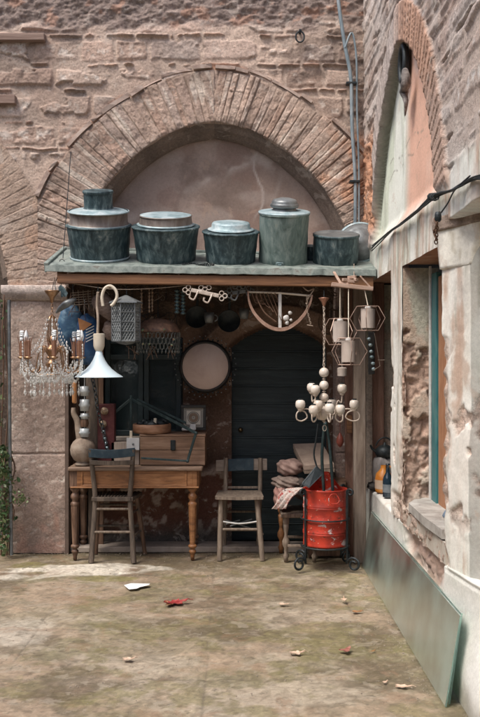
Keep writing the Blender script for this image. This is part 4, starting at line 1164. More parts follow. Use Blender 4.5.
mb.tube(smooth_path([c+Vector((-.01,0,43*k)),P(98,318,6.72),P(97,305,6.74),top],4),.010,8); mb.build('rope',M_rope,pd)
MB().tube([top,P(98,281,6.86)],.003,5).build('hook',M_iron,pd)
# curled cream cane handle and brown basket
mb=MB().tube(smooth_path([P(103,306,6.70),P(102,297,6.70),P(104.5,289,6.70),P(110,286,6.70),P(115.5,290,6.70),P(117,297,6.70),P(114,303,6.70),P(111,306,6.70)],5),[.012]*36,8)
tag(mb.build('curled_handle',M_cream),'curled cream horn-like handle hooked over the line, above the white pendant','handle')
t=thing('brown_basket','brown pointed fibre basket hanging behind the curled cream handle','basket',P(106,320,6.95))
Mx=Matrix.Translation(P(104,305,6.95))@Matrix.Rotation(R(-35),4,'Y')
M_fib=mat('brown_fibre',[(.10,.065,.05),(.20,.14,.11),(.30,.23,.19)],26,.95,bump=.8,bscale=70,stretch=(1,1,3))
MB().lathe([(.001,-.16),(.03,-.14),(.06,-.08),(.08,0),(.075,.06),(.05,.09),(.001,.10)],24,Mx,wob=.06).build('body',M_fib,t)
MB().tube(arc(P(103,297,6.95),.05,20,160,8),.004,5).build('handle',M_rope,t)
# second fibre lump lower right
tag(MB().blob(P(113,330,7.0),(.16,.12,.17),20,.12,2.4,2,seed=3).build('felt_hat',M_fib),'crumpled brown felt hat hanging behind the grey lantern','hat')

# hexagonal grey lantern
lc=P(126,341,6.80)
ln=thing('hanging_lantern','grey metal hexagonal lantern with pierced lattice sides and pointed roof','lantern',lc)
k=.00756; hr=14*k
def hexp(r,z,off=0): return [lc+Vector((r*math.cos(PI/3*i+off),r*math.sin(PI/3*i+off),z)) for i in range(6)]
mb=MB(); H_=38*k; off=R(15)
for i in range(6):
    a=hexp(hr,0,off)[i]; b=hexp(hr,0,off)[(i+1)%6]; up=Vector((0,0,H_))
    mb.beam(a,a+up,.010,.010,.001,up=(0,1,0))
    for zz in (.0,.25,.5,.75,1): mb.beam(a+up*zz,b+up*zz,.006,.010 if zz in(0,1) else .006,.001)
mb.build('frame',M_gray,ln)
for i in range(6):
    a=hexp(hr-.002,0,off)[i]; b=hexp(hr-.002,0,off)[(i+1)%6]; e=(b-a); mb=MB()
    Lx=e.length; ex=e.normalized(); pat=i%2
    for q in range(-8,14):
        for sgn in (1,-1):
            s0=q*.022; p0=[]; 
            # clipped diagonal
            pts=[]
            for t in np.linspace(0,1,25):
                xx=s0+sgn*t*H_*.55; zz=t*H_
                if 0<=xx<=Lx: pts.append(a+ex*xx+Vector((0,0,zz)))
            if len(pts)>1: mb.tube([pts[0],pts[-1]],.0028,4)
    mb.build('lattice_panel',M_gray,ln)
m_=mat('smoked_glass',[(.05,.065,.07),(.12,.14,.15)],6,.3); mb=MB()
for i in range(6):
    a=hexp(hr-.012,0,off)[i]; b=hexp(hr-.012,0,off)[(i+1)%6]; up=Vector((0,0,H_)); mb.add([a,b,b+up,a+up],[(0,1,2,3)],False)
mb.build('glass_lining',m_,ln)
mb=MB(); e=hexp(hr*1.22,H_-.004,off); e2=hexp(hr*1.2,H_+.006,off); apex=hexp(.012,H_+.058,off)
mb.add(e+e2+apex,[(i,(i+1)%6,(i+1)%6+6,i+6) for i in range(6)]+[(i+6,(i+1)%6+6,(i+1)%6+12,i+12) for i in range(6)]+[tuple(range(6))[::-1],tuple(range(12,18))],False)
mb.build('roof',M_gray,ln)
MB().tube(smooth_path([lc+Vector((0,0,H_+.055)),lc+Vector((.005,0,H_+.085)),P(125,280,6.85)],3),.003,5).build('hook',M_iron,ln)
MB().lathe([(.001,-.03),(.05,-.022),(hr*.8,-.004),(hr*.95,0)],6,c=lc).build('bottom',M_gray,ln)

# blue bag with orange patch, wire rack, leaf, horn scoop
M_bl=mat('bright_blue_cloth',[(.010,.03,.06),(.02,.07,.14),(.12,.22,.30)],8,.6,bump=.4,bscale=20)
bg_=thing('blue_bag','bright blue cloth bag with an orange triangle patch hanging behind the crystal chandelier','bag',P(79,364,7.12))
MB().blob(P(71,328,7.12),(.21,.16,.34),24,.10,2,2.4,seed=5).build('pouch',M_bl,bg_)
MB().blob(P(87,340,7.10),(.19,.14,.40),24,.08,2,2.6,seed=8).build('pouch',mat('deep_blue_cloth',[(.008,.035,.10),(.015,.07,.18),(.08,.16,.28)],10,.6,bump=.4,bscale=20),bg_)
a,b2,c2=P(78,318,7.02),P(92,324,7.02),P(80,333,7.02)
MB().add([a,b2,c2,a+Vector((0,.02,0)),b2+Vector((0,.02,0)),c2+Vector((0,.02,0))],[(0,2,1),(3,4,5),(0,1,4,3),(1,2,5,4),(2,0,3,5)],False).build('patch',mat('orange_cloth',[(.38,.15,.05),(.55,.26,.11)],14,.8),bg_)
mb=MB()
for q in range(5): mb.tube([P(86,330+q*3,7.01),P(94,326+q*3,7.01)],.004,4)
mb.build('stripe',M_white,bg_)
rk=thing('wire_rack','small rusty white wire rack hanging above the blue bag','rack',P(88,310,7.05))
mb=MB()
for q in range(6): mb.tube([P(72,293+q*2.4,6.98),P(103,290+q*2.6,7.04)],.0032,5)
for q in range(7): mb.tube([P(73+q*5,290,7.0),P(75+q*4.6,311,7.02)],.0028,5)
mb.build('bars',M_rope,rk)
mb=MB()
for q in range(4): mb.tube(smooth_path([P(80+q*6,289,7.02),P(82+q*5,300,7.0),P(90+q*3,312,7.02)],4),.004,5)
mb.build('twigs',M_rust,rk)
mb=MB().tube(smooth_path([P(56,313,6.86),P(61,308,6.84),P(68,303,6.83),P(76,299,6.85)],5),[.006,.009,.012,.016,.020,.022,.024,.026,.028,.029,.028,.026,.022,.018,.012,.008],10)
tag(mb.build('horn_scoop',M_gray),'grey horn-shaped scoop hung beside the crystal chandelier, above the blue bag','scoop')
lf=MB(); cpt=P(63,291,6.70)
for (dx,dz,s) in ((0,0,.030),(-.02,.02,.022),(.018,-.022,.024),(-.006,-.03,.018)):
    v=[(0,0,s*1.2),(-s*.7,-.003,s*.2),(-s*.4,.002,-s),(s*.3,0,-s*.8),(s*.7,.004,s*.3)]
    o2=cpt+Vector((dx,0,dz)); lf.add([o2+Vector(q) for q in v]+[o2+Vector((q[0],q[1]+.004,q[2])) for q in v],[(0,1,2,3,4),(9,8,7,6,5)]+[(i,i+5,(i+1)%5+5,(i+1)%5) for i in range(5)],False)
lf.tube([cpt+Vector((0,0,.02)),P(60,282,6.85),P(58,276,6.86)],.003,5)
lf.tube(smooth_path([P(58,276,6.86),P(55,284,6.80),P(56,290,6.78)],4),.003,5)
tag(lf.build('metal_leaf',M_greenpot),'dark green metal leaf cluster on a wire between the brass cup and the canopy beam','ornament')

# round fringed shade behind the lantern
k=.0079; fc=P(158,330,7.12)
sh=thing('fringed_shade','round brown shade with a deep fringe of metal loops, hanging before the window','lamp shade',fc+Vector((0,0,-.2)))
MB().lathe([(.17,-.02),(.175,-.012),(.172,0),(.15,.04),(.10,.075),(.03,.09),(.001,.092)],36,c=fc).build('dome',mat('patched_brown_dome',[(.05,.035,.03),(.16,.09,.06),(.30,.17,.11)],22,.7,bump=.5),sh)
mb=MB()
for row in range(3):
    for q in range(34):
        a=2*PI*(q+.5*(row%2))/34; rr=.175-row*.004
        c=fc+Vector((rr*math.cos(a),rr*math.sin(a),-.045-row*.043))
        tn=Vector((-math.sin(a),math.cos(a),0))
        mb.tube([c+tn*(.014*math.cos(t))+Vector((0,0,.026*math.sin(t))) for t in [2*PI*i/8 for i in range(8)]],.0019,4,True)
        if row==2: crystals(mb,c+Vector((0,0,-.04)),.008)
mb.build('loop_fringe',mat('dark_fringe_metal',[(.03,.035,.035),(.12,.13,.125),(.30,.30,.27)],30,.5,.4),sh)
M_bead=mat('red_green_beads',[(.25,.02,.02),(.04,.15,.08),(.35,.3,.2)],30,.4,pos=[.4,.5,.6])
for q in range(9): MB().ball(fc+Vector((random.uniform(-.15,.15),-.172+random.uniform(0,.01),random.uniform(-.13,0))),.009,8).build('bead',M_bead,sh)
MB().tube([fc+Vector((0,0,.09)),P(158,283,7.2)],.003,5).build('cord',M_iron,sh)

# spindles and balusters hung on the line
M_spin=mat('worn_brass_spindle',[(.10,.06,.04),(.26,.18,.12),(.50,.42,.32)],40,.5,.4)
def spindle(px,y0,y1,Y,r,mm,label,name,group,cat):
    z1=P(px,y0,Y).z; z0=P(px,y1,Y).z; n=7; prof=[(.001,0)]
    L=z1-z0
    for i in range(n):
        a=i/n*L; prof+=[(r*.45,a+.004),(r,a+L/n*.3),(r*.9,a+L/n*.6),(r*.45,a+L/n*.92)]
    prof+=[(.001,L)]
    t=thing(name,label,cat,Vector((P(px,y0,Y).x,Y,z0)),group)
    MB().lathe(prof,12).build('turning',mm,t,world=False)
    MB().tube([Vector((0,0,L)),Vector((0,.03,L+.06))],.002,4).build('thread',M_iron,t,world=False)
spindle(141.5,288,313,6.95,.010,M_spin,'thin turned brass spindle hanging alone beside the grey lantern','spindle','turned pieces hanging from the beam','spindle')
spindle(149.2,287,313,6.95,.009,M_spin,'left one of the close pair of thin turned brass spindles','spindle','turned pieces hanging from the beam','spindle')
spindle(152.2,287,312,6.97,.009,M_spin,'right one of the close pair of thin turned brass spindles','spindle','turned pieces hanging from the beam','spindle')
M_tealb=mat('dark_teal_metal',[(.02,.05,.055),(.06,.10,.105),(.20,.25,.25)],26,.4,.4)
spindle(177,289,314,6.93,.021,M_tealb,'left one of two thick dark teal turned balusters hanging from the beam','baluster','turned pieces hanging from the beam','baluster')
spindle(183,290,315,6.95,.021,M_tealb,'right one of two thick dark teal turned balusters hanging from the beam','baluster','turned pieces hanging from the beam','baluster')
tag(MB().tube(smooth_path([P(60,281,6.80),P(110,289,6.78),P(160,288,6.80),P(215,282,6.80),P(240,280,6.80)],6),.0025,5).build('hanging_line',M_rope),'pale line strung below the front beam above the hanging things','line')

# cast iron coat hooks
def hookrack(x0,y0,x1,y1,Y,mm,label,n):
    a=P(x0,y0,Y); b=P(x1,y1,Y); t=thing('hook_rack',label,'coat rack',(a+b)/2+Vector((0,0,-.05)),'cast hook racks hanging from the beam')
    MB().beam(a,b,.012,.030,.004).build('bar',mm,t)
    for e,s in ((a,-1),(b,1)):
        mb=MB()
        for (dx,dz) in ((.02,.02),(.02,-.02),(.045,0)):
            mb.tube(arc(e+Vector((s*dx,0,dz)),.017,0,360,10)[:-1],.0045,5,True)
        mb.build('scroll_end',mm,t)
    m2=(a+b)/2; mb=MB()
    for (dx,dz) in ((-.03,.04),(0,.055),(.03,.04),(0,.03)): mb.tube(arc(m2+Vector((dx,0,dz)),.017,0,360,10)[:-1],.004,5,True)
    mb.build('scroll_crest',mm,t)
    for i in range(n):
        p=a+(b-a)*((i+.5)/n)
        MB().tube(smooth_path([p+Vector((0,-.01,0)),p+Vector((-.01,-.04,-.03)),p+Vector((-.03,-.05,-.065)),p+Vector((-.06,-.05,-.05)),p+Vector((-.055,-.05,-.025))],5),[.007]*20+[.009],6).build('hook',mm,t)
    mb=MB().tube([(a+b)/2+Vector((0,0,.02)),P((x0+x1)/2,279,6.87)],.0025,4); mb.build('wire',M_iron,t)
M_castw=mat('chalky_cast_metal',[(.28,.22,.18),(.50,.43,.37),(.62,.57,.52)],20,.7,.1,bump=.3)
hookrack(191,290,219,296,6.78,M_castw,'chalky cream cast hook rack with scrolls, hanging above the round framed disc',2)
hookrack(232,293,246,291,6.9,M_gray,'small dull grey cast hook rack with scrolls, hanging left of the crescent frame',1)

# round disc with dark beaded surround
k=7.5/900; dc=P(205.5,366.5,7.5)
mr=thing('round_drum','large flat dusty pink disc in a dark beaded round frame on the recess wall','drum',dc+Vector((0,0,-.25)))
Mv=Matrix.Translation(dc)@Matrix.Rotation(R(90),4,'X')
MB().lathe([(.001,.042),(22.6*k,.040),(23*k,.034),(23*k,.0)],64,Mv).build('disc',mat('dusty_pink_disc',[(.40,.29,.25),(.50,.38,.33),(.56,.45,.40)],3,.55,bump=.1),mr)
MB().lathe([(23*k,.03),(23.6*k,.046),(24.6*k,.042),(26*k,.02),(26.6*k,.0),(22*k,.0)],64,Mv).build('frame',mat('dark_frame',[(.012,.012,.012),(.035,.03,.028)],20,.6,.2,bump=.4),mr)
for q in range(34):
    a=2*PI*q/34; rr=(27.6+.9*math.sin(q*2.3))*k; MB().ball(Mv@Vector((rr*math.cos(a),rr*math.sin(a),.03)),.0085,8).build('bead',M_iron,mr)
mb=MB()
for q in range(34):
    a=2*PI*q/34+.09; rr=30.4*k; c=Mv@Vector((rr*math.cos(a),rr*math.sin(a),.02)); mb.ball(c,.0055,6)
mb.build('studs',M_gray,mr)

# crescent frame
k=6.9/900
cr=thing('crescent_frame','wooden crescent frame like a half moon with a netted inside, hanging above the door','frame',P(280,334,6.85))
top=[P(248,292,6.85),P(312,296,6.85)]
outer=smooth_path([P(248,291.5,6.85),P(249,301,6.85),P(253.5,312,6.85),P(262,322,6.85),P(273,328.5,6.85),P(285,329,6.85),P(296,323,6.85),P(304.5,314,6.85),P(310,303,6.85),P(312,295,6.85)],6)
def strip(mb,path,w,th):
    for a,b in zip(path,path[1:]): mb.beam(a,b+(b-a)*.12,w,th,.001,up=(0,1,0))
mb=MB(); n_=len(outer)
for i in range(n_-1):
    t=i/(n_-1); w=.010+.018*math.sin(PI*t)
    d=(outer[i+1]-outer[i]); mb.beam(outer[i]-d*.08,outer[i+1]+d*.08,w,.05,.001,up=(0,1,0))
mb.build('bow',mat('pinkish_bent_wood',[(.20,.115,.08),(.34,.21,.155),(.44,.31,.25)],12,.7,bump=.3),cr)
MB().tube([top[0],P(280,293,6.85),top[1]],.008,8).build('top_rod',M_cream,cr)
MB().beam(P(280,293,6.85),P(280,329,6.85),.024,.012,.002,up=(0,1,0)).build('strut',M_white,cr)
mb=MB()
for q in range(7):
    x=252+q*3.8; mb.tube(smooth_path([P(x,293,6.83),P(x+4,303,6.86),P(x+10,300+q*4,6.84)],4),.0035,5)
mb.tube(smooth_path([P(256,296,6.84),P(264,312,6.83),P(276,322,6.84)],4),.006,5)
mb.build('net_cords',M_rust,cr)
mb=MB()
for (x,y,s) in ((286,318,.022),(290,313,.014),(287,323,.014),(291,320,.010)): mb.blob(P(x,y,6.82),(s*2,s,s*2),10,.2,seed=int(x))
mb.build('white_tag',M_white,cr)
mb=MB()
mb.tube(smooth_path([P(303,287,6.83),P(308,291,6.82),P(314,289,6.82),P(309,297,6.82),P(306,304,6.82)],5),.005,6)
mb.chain([P(307,296,6.81),P(307,310,6.81),P(311,325,6.81)],.016,.012,.0022)
mb.tube([P(307,325,6.81),P(313,326,6.81)],.004,5)
mb.build('knotted_cord',M_rope,cr)
mb=MB(); mb.tube([P(280,280,6.87),P(280,293,6.85)],.0025,4); mb.tube([P(251,282,6.87),P(249,292,6.85)],.0025,4); mb.build('hanger',M_iron,cr)

# globe chandelier
gc=P(324,412,6.72); k=6.72/900
gl=thing('globe_chandelier','cream painted chandelier with small white globes on looped arms and a copper ceiling cup','chandelier',gc+Vector((0,0,-.12)))
M_globe=mat('ivory_globe',[(.52,.43,.35),(.66,.59,.52),(.72,.69,.64)],6,.3,bump=.05)
M_ivory=mat('ivory_painted_metal',[(.34,.27,.21),(.50,.42,.35),(.58,.52,.45)],18,.5,bump=.15)
MB().lathe([(.003,-.065),(.012,-.055),(.02,-.03),(.040,-.004),(.042,.0),(.001,.006)],20,c=P(324,298,6.72)).build('ceiling_cup',mat('pink_copper',[(.30,.14,.09),(.45,.25,.18)],12,.45,.5),gl)
MB().tube([P(324,297,6.72),P(324,284,6.86)],.003,5).build('hanger',M_iron,gl)
mb=MB().chain([P(324,306,6.72),P(324,367,6.72)],.021,.015,.0027); mb.tube([P(323,306,6.72),P(325.5,330,6.72),P(323,366,6.72)],.003,5); mb.build('chain',M_ivory,gl)
for (y,r) in ((372.5,5.0),(385.2,4.7),(397.5,4.7)): MB().ball(P(324,y,6.72),r*k,18).build('globe',M_globe,gl)
MB().ball(P(322.5,413,6.72),7.2*k,22,sz=1.02).build('globe',M_globe,gl)
mb=MB().tube([P(324,366,6.72),P(324,423,6.72)],.006,6)
for y in (379,391.5,404,421): mb.lathe([(.008,-.006),(.016,0),(.008,.006)],12,c=P(324,y,6.72))
mb.tube(arc(P(324.5,428,6.72),.014,0,360,12,ry=.022)[:-1],.003,5,True); mb.build('stem',M_ivory,gl)
def garm(ang,rad,h,loop=True,low=0):
    d=Vector((math.cos(ang),math.sin(ang),0)); o_=gc
    z=lambda v:Vector((0,0,v))
    if loop:
        path=smooth_path([o_+d*.04+z(.015),o_+d*(rad*.45)+z(.01),o_+d*(rad*.78)+z(.025),o_+d*(rad*1.12)+z(.0),o_+d*(rad*1.15)+z(-.05),o_+d*(rad*.95)+z(-.065),o_+d*(rad*.72)+z(-.04),o_+d*(rad*.8)+z(.0),o_+d*rad+z(h-.035)],5)
    else:
        path=smooth_path([o_+d*.035+z(.0),o_+d*(rad*.55)+z(-.02),o_+d*(rad*.75)+z(.08),o_+d*rad*.95+z(h-.10),o_+d*rad+z(h-.035)],5)
    a_=MB().tube(path,.0058,6); tip=o_+d*rad+z(h-.035)
    a_.lathe([(.004,-.012),(.018,-.002),(.022,.008),(.018,.006),(.004,.004)],12,c=tip)
    a_=a_.build('arm',M_ivory,gl)
    MB().lathe([(.001,-.037),(.022,-.033),(.035,-.013),(.037,.008),(.032,.028),(.017,.037),(.001,.039)],18,c=tip+z(.040)).build('globe',M_globe,a_)
    MB().lathe([(.017,.0),(.017,.014),(.017,.014),(.001,.015)],12,c=tip+z(.072)).build('socket',M_iron,a_)
for (ang,rad,h,lp) in ((R(188),.18,.05,True),(R(-8),.225,.05,True),(R(-80),.15,.03,True),(R(62),.15,.045,True),(R(118),.17,.17,False),(R(205),.075,.16,False),(R(20),.15,.165,False),(R(240),.10,.05,False),(R(232),.14,.015,True),(R(-48),.16,.02,True)):
    garm(ang,rad,h,lp)

# cage pendant with wooden bar
wb=thing('cage_pendant','three geometric wire cage lamps hanging from one short wooden bar beside the post','pendant lamp',P(352,300,6.55))
Yc=6.6; k=Yc/900
M_pinkw=mat('pale_pink_wood',[(.24,.15,.11),(.40,.27,.205),(.50,.37,.30)],12,.7,bump=.4,stretch=(.5,3,3))
MB().beam(P(331.5,284.5,Yc),P(373,289,Yc),.05,.030,.003).build('bar',M_pinkw,wb)
mb=MB()
for (dx,dz,rz) in ((-.04,.0,.5),(0,.02,-.7),(.03,.0,1.2),(.0,-.01,.2)): mb.box(P(352,280,Yc)+Vector((dx,0,dz)),(.07,.02,.022),Matrix.Identity(4),.002,rz)
mb.beam(P(334,272,Yc+.1),P(341,284,Yc),.02,.012,.002); mb.beam(P(341,283,Yc),P(349,284,Yc),.02,.014,.002); mb.beam(P(360,276,Yc),P(370,287,Yc),.012,.012,.002)
mb.build('wood_scraps',M_pinkw,wb)
MB().tube([P(354,264,6.85),P(354,284,Yc)],.003,5).build('hanger',M_rope,wb)
M_cage=mat('copper_cage_wire',[(.30,.20,.155),(.46,.34,.28)],20,.45,.4)
M_shd=mat('pale_linen_shade',[(.36,.29,.25),(.46,.39,.34),(.52,.46,.42)],7,.7,bump=.2,stretch=(1,1,.4))
def cage(px,y0,y1,cordx,Y,rot,sub=True):
    kk=Y/900; cz=(y0+y1)/2; c=P(px,cz,Y); h=(y1-y0)/2*kk
    w_in=(7.2*kk)
    t=MB().lathe([(w_in,-h*.92),(w_in,h*.92),(w_in,h*.92),(.002,h*.95)],24,c=c).build('shade',M_shd,wb)
    mb=MB(); n=5
    rt,rm=.082,.135
    tr=[c+Vector((rt*math.cos(2*PI*i/n+rot),rt*math.sin(2*PI*i/n+rot),h*1.15)) for i in range(n)]
    br=[c+Vector((rt*math.cos(2*PI*i/n+rot),rt*math.sin(2*PI*i/n+rot),-h*1.15)) for i in range(n)]
    mr_=[c+Vector((rm*math.cos(2*PI*(i+.0)/n+rot),rm*math.sin(2*PI*(i+.0)/n+rot),0)) for i in range(n)]
    for i in range(n):
        j=(i+1)%n
        for a,b in ((tr[i],tr[j]),(br[i],br[j]),(tr[i],mr_[i]),(br[i],mr_[i])): mb.tube([a,b],.0029,5)
    mb.build('wire_cage',M_cage,wb)
    MB().lathe([(.001,h*.92),(.02,h*.94),(.024,h*1.02),(.016,h*1.2),(.001,h*1.25)],14,c=c).build('cap',M_white,wb)
    MB().tube([c+Vector((0,0,h*1.2)),P(cordx,287,Yc)],.0042,6).build('cord',M_cream,wb)
cage(340,320.5,343,340,6.62,.3)
cage(348.5,340,363,348.5,6.50,1.0)
cage(368,308,329,364,6.58,.7)
tag(MB().lathe([(.036,0),(.038,.06),(.038,.06),(.030,.066),(.001,.07)],20,c=P(342,376,6.95)).tube([P(342,368,6.95),P(341,288,6.95)],.003,4).build('small_pendant',M_shd),'small plain pale shade hanging low behind the wire cage lamps','lamp shade')

# string of silver bells by the opening
sb=thing('bell_string','dark strap with a row of small silver bells beside the wire cage lamps','bell string',P(371,374,6.75))
MB().box(P(371.5,353,6.78),(.05,.008,.32),None,.002).build('strap',mat('black_leather',[(.01,.01,.01),(.03,.028,.026)],12,.6),sb)
for (x,y) in ((369,339),(370.5,345),(371.2,351.5),(371.8,357),(373,363.5),(373.5,369)):
    MB().ball(P(x,y,6.74),.016,12,sz=.8).build('bell',M_zinc,sb)
mb=MB().tube([P(374.5,333,6.72),P(380,366,6.72),P(374,370,6.72)],.003,5); mb.tube([P(378,360,6.72),P(385,360,6.72)],.004,5); mb.build('wire',M_rope,sb)

# orange wooden piece and small red pendant on the back post
tag(MB().beam(P(349.5,415,7.34),P(349.5,433,7.34),.045,.03,.004,up=(0,1,0)).tube([P(349.5,415,7.34),P(349.5,395,7.36)],.002,4).build('wood_tag',M_beam),'small orange wooden block hanging on the rear post below the white globes','block')
tag(MB().lathe([(.001,-.06),(.02,-.045),(.032,-.015),(.026,.02),(.010,.05),(.006,.06)],16,c=P(340,440,7.3)).tube([P(340,433,7.3),P(340,410,7.32)],.002,4).build('red_pendant',mat('dusty_red',[(.16,.035,.025),(.28,.08,.05)],12,.5)),'small dusty red drop-shaped pendant hanging beside the rear post','ornament')


# dim clutter hung deep under the canopy
def hung(name,label,cat,px,py,Y,build,group='odds and ends hung in the shade'):
    t=thing(name,label,cat,P(px,py,Y)-Vector((0,0,.1)),group)
    build(t,P(px,py,Y)); MB().tube([P(px,py,Y)+Vector((0,0,.02)),Vector((P(px,py,Y).x,Y,2.34))],.0025,4).build('cord',M_iron,t); return t
M_wick=mat('dark_wicker',[(.03,.02,.015),(.09,.06,.04),(.16,.11,.08)],40,.9,bump=.8,bscale=90,stretch=(1,1,3))
def f_basket(t,c):
    MB().lathe([(.001,-.10),(.07,-.10),(.095,-.04),(.11,.03),(.115,.03),(.10,.0),(.075,-.08),(.001,-.08)],28,c=c,wob=.03).build('bowl',M_wick,t)
    MB().tube(arc(c+Vector((0,0,.03)),.11,0,180,14,ry=.09),.006,6).build('handle',M_wick,t)
hung('wicker_basket','dark wicker basket with a hoop handle hanging left of the teal balusters','basket',166,305,7.35,f_basket)
def f_pan(t,c):
    M=Matrix.Translation(c)@Matrix.Rotation(R(80),4,'X')
    MB().lathe([(.001,.0),(.07,.0),(.088,.012),(.095,.035),(.091,.035),(.084,.016),(.001,.008)],28,M).build('pan',M_iron,t)
    MB().beam(c+Vector((0,0,.09)),c+Vector((.01,0,.22)),.022,.006,.002,up=(0,1,0)).build('handle',M_iron,t)
hung('frying_pan','black iron frying pan hanging by its handle between the balusters and hook rack','pan',197,318,7.45,f_pan)
hung('frying_pan','larger black iron pan hanging below the little grey hook rack','pan',229,322,7.5,f_pan)
def f_cup(t,c):
    MB().lathe([(.001,-.04),(.03,-.04),(.04,0),(.042,.045),(.039,.045),(.035,0),(.001,-.03)],20,c=c).build('cup',M_gray,t)
    MB().tube(arc(c+Vector((.045,0,0)),.025,-90,90,8),.005,6).build('handle',M_gray,t)
hung('tin_cup','dull grey tin cup hanging above the round drum','cup',209,318,7.3,f_cup)
hung('tin_cup','dull grey tin cup hanging under the left end of the crescent frame','cup',244,314,7.35,f_cup)
def f_sieve(t,c):
    M=Matrix.Translation(c)@Matrix.Rotation(R(84),4,'X')
    MB().lathe([(.105,-.02),(.108,-.02),(.108,.03),(.105,.03),(.105,-.02)],32,M).build('hoop',M_wick,t)
    mb=MB()
    for k in range(-5,6):
        h=math.sqrt(max(.104**2-(k*.019)**2,0)); mb.tube([M@Vector((k*.019,-h,0)),M@Vector((k*.019,h,0))],.0016,4); mb.tube([M@Vector((-h,k*.019,0)),M@Vector((h,k*.019,0))],.0016,4)
    mb.build('mesh_screen',M_rust,t)
hung('hanging_sieve','round wire sieve hanging in shade behind the cage lamps','sieve',331,322,7.5,f_sieve)
hung('hanging_sieve','small round wire sieve hanging in shade behind the grey lantern','sieve',132,300,7.4,f_sieve)
# dry twig tangle above the blue bag and along the beam
mb=MB(); rnd=random.Random(77)
for i in range(70):
    x=rnd.uniform(70,120); y=rnd.uniform(286,318); p=P(x,y,rnd.uniform(7.0,7.3)); d=Vector((rnd.uniform(-1,1),rnd.uniform(-.3,.3),rnd.uniform(-.9,.5)))*.09
    mb.tube(smooth_path([p,p+d*.5+Vector((0,0,rnd.uniform(-.02,.03))),p+d+Vector((0,0,-.02))],3),[.0028,.0028,.0025,.0025,.002,.002,.001],4)
o=mb.build('twig_tangle',M_rust); o['kind']='stuff'; tag(o,'tangle of dry rusty brown twigs stuffed under the left end of the canopy','twigs')
mb=MB()
for i in range(46):
    x=rnd.uniform(122,178); y=rnd.uniform(312,326); p=P(x,y,rnd.uniform(7.1,7.25)); d=Vector((rnd.uniform(-1,1),0,rnd.uniform(-.5,.6)))*.05
    mb.tube([p,p+d,p+d*1.6+Vector((0,0,-.02))],.0025,4)
tag(mb.build('wire_scraps',M_iron),'loose dark wire scraps lying over the fringed shade','wire')
mb=MB()
for (x,y,w) in ((134,352,16),(152,354,12),(172,352,10)):
    for q in range(5): mb.tube([P(x+rnd.uniform(-w,w)/2,346,7.3),P(x+rnd.uniform(-w,w)/2,352+rnd.uniform(0,8),7.3)],.003,4)
tag(mb.build('cord_ends',M_fib),'frayed cord ends dangling under the fringed shade','cords')
mb=MB(); rnd=random.Random(91)
for i in range(90):
    x=rnd.uniform(120,334); p=P(x,rnd.uniform(283,296),rnd.uniform(6.95,7.2)); pts=[p]
    for k in range(5): pts.append(pts[-1]+Vector((rnd.uniform(-.05,.06),rnd.uniform(-.02,.02),rnd.uniform(-.035,.03))))
    mb.tube(smooth_path(pts,3),rnd.choice([.0018,.0025,.003]),4)
o=mb.build('wire_tangle',mat('old_wire',[(.03,.025,.02),(.12,.085,.06),(.26,.22,.17)],9,.6,.3)); o['kind']='stuff'; tag(o,'tangle of thin old wires running under the canopy behind the hook racks','wire')
# lattice of thin boards standing in the dark left of the window
pk=thing('stacked_boards','dark stacked boards standing between the window and the pier','boards',(P(86,0,7.6).x,7.62,0))
for k,(x,hh,w) in enumerate(((74,2.1,.09),(84,1.95,.07),(92,2.15,.06),(101,1.8,.05))):
    MB().box((P(x,0,7.66).x,7.67-.01*k,hh/2),(w,.022,hh),None,.003).build('board',(M_legw,M_dark,M_chw,M_legw)[k],pk)

# ================================================================== TABLE
tb=thing('writing_table','orange-brown wooden table with turned fluted legs under the window','table',(P(133,560,7.45).x,7.45,0))
MB().box(((P(68,0,7.2).x+P(202.5,0,7.2).x)/2,7.44,.737),(P(202.5,0,7.2).x-P(68,0,7.2).x,.52,.028),None,.006).build('tabletop',M_tabt,tb)
mb=MB(); x0=P(71,0,7.22).x; x1=P(199,0,7.22).x
for yy_ in (7.215,7.665):
    mb.box(((x0+x1)/2,yy_,.655),(x1-x0-.10,.022,.135),None,.002)
for xx in (x0+.012,x1-.012): mb.box((xx,7.44,.655),(.022,.40,.135),None,.002)
mb.build('apron',M_tabw,tb)
mb=MB(); xa,xb=P(82,0,7.2).x,P(186,0,7.2).x
for zz in (.714,.603): mb.box(((xa+xb)/2,7.200,zz),(xb-xa+.02,.012,.014),None,.003)
for xx in (xa,xb): mb.box((xx,7.200,.658),(.014,.012,.10),None,.003)
mb.box(((x0+x1)/2,7.203,.590),(x1-x0,.03,.012),None,.003)
mb.build('moulding',M_tabw,tb)
def tleg(x,y):
    mb=MB().box((x,y,.655),(.078,.078,.14),None,.003); mb=mb
    pr=[(.001,.585),(.036,.583),(.040,.572),(.034,.560),(.022,.548),(.022,.538),(.030,.530),(.037,.515),(.036,.500),(.026,.488),(.024,.470),(.024,.470),(.034,.462),(.038,.448),(.033,.436)]
    mb.lathe(pr,20,c=(x,y,0))
    # fluted taper
    n=40; vs=[]; fs=[]; rows=14
    for i in range(rows+1):
        t=i/rows; z=.436-(.436-.125)*t; r0=.034-.012*t
        if t<.04: r0*=.95
        for q in range(n):
            a=2*PI*q/n; r=r0*(1-.10*max(0,math.cos(a*10)))
            vs.append((x+r*math.cos(a),y+r*math.sin(a),z))
    for i in range(rows):
        for q in range(n):
            q2=(q+1)%n; fs.append((i*n+q2,i*n+q,(i+1)*n+q,(i+1)*n+q2))
    mb.add(vs,fs,True)
    mb.lathe([(.022,.127),(.033,.120),(.036,.110),(.030,.100),(.018,.092),(.018,.085),(.027,.078),(.029,.066),(.022,.055),(.016,.03),(.015,.0),(.001,0)],20,c=(x,y,0))
    return mb
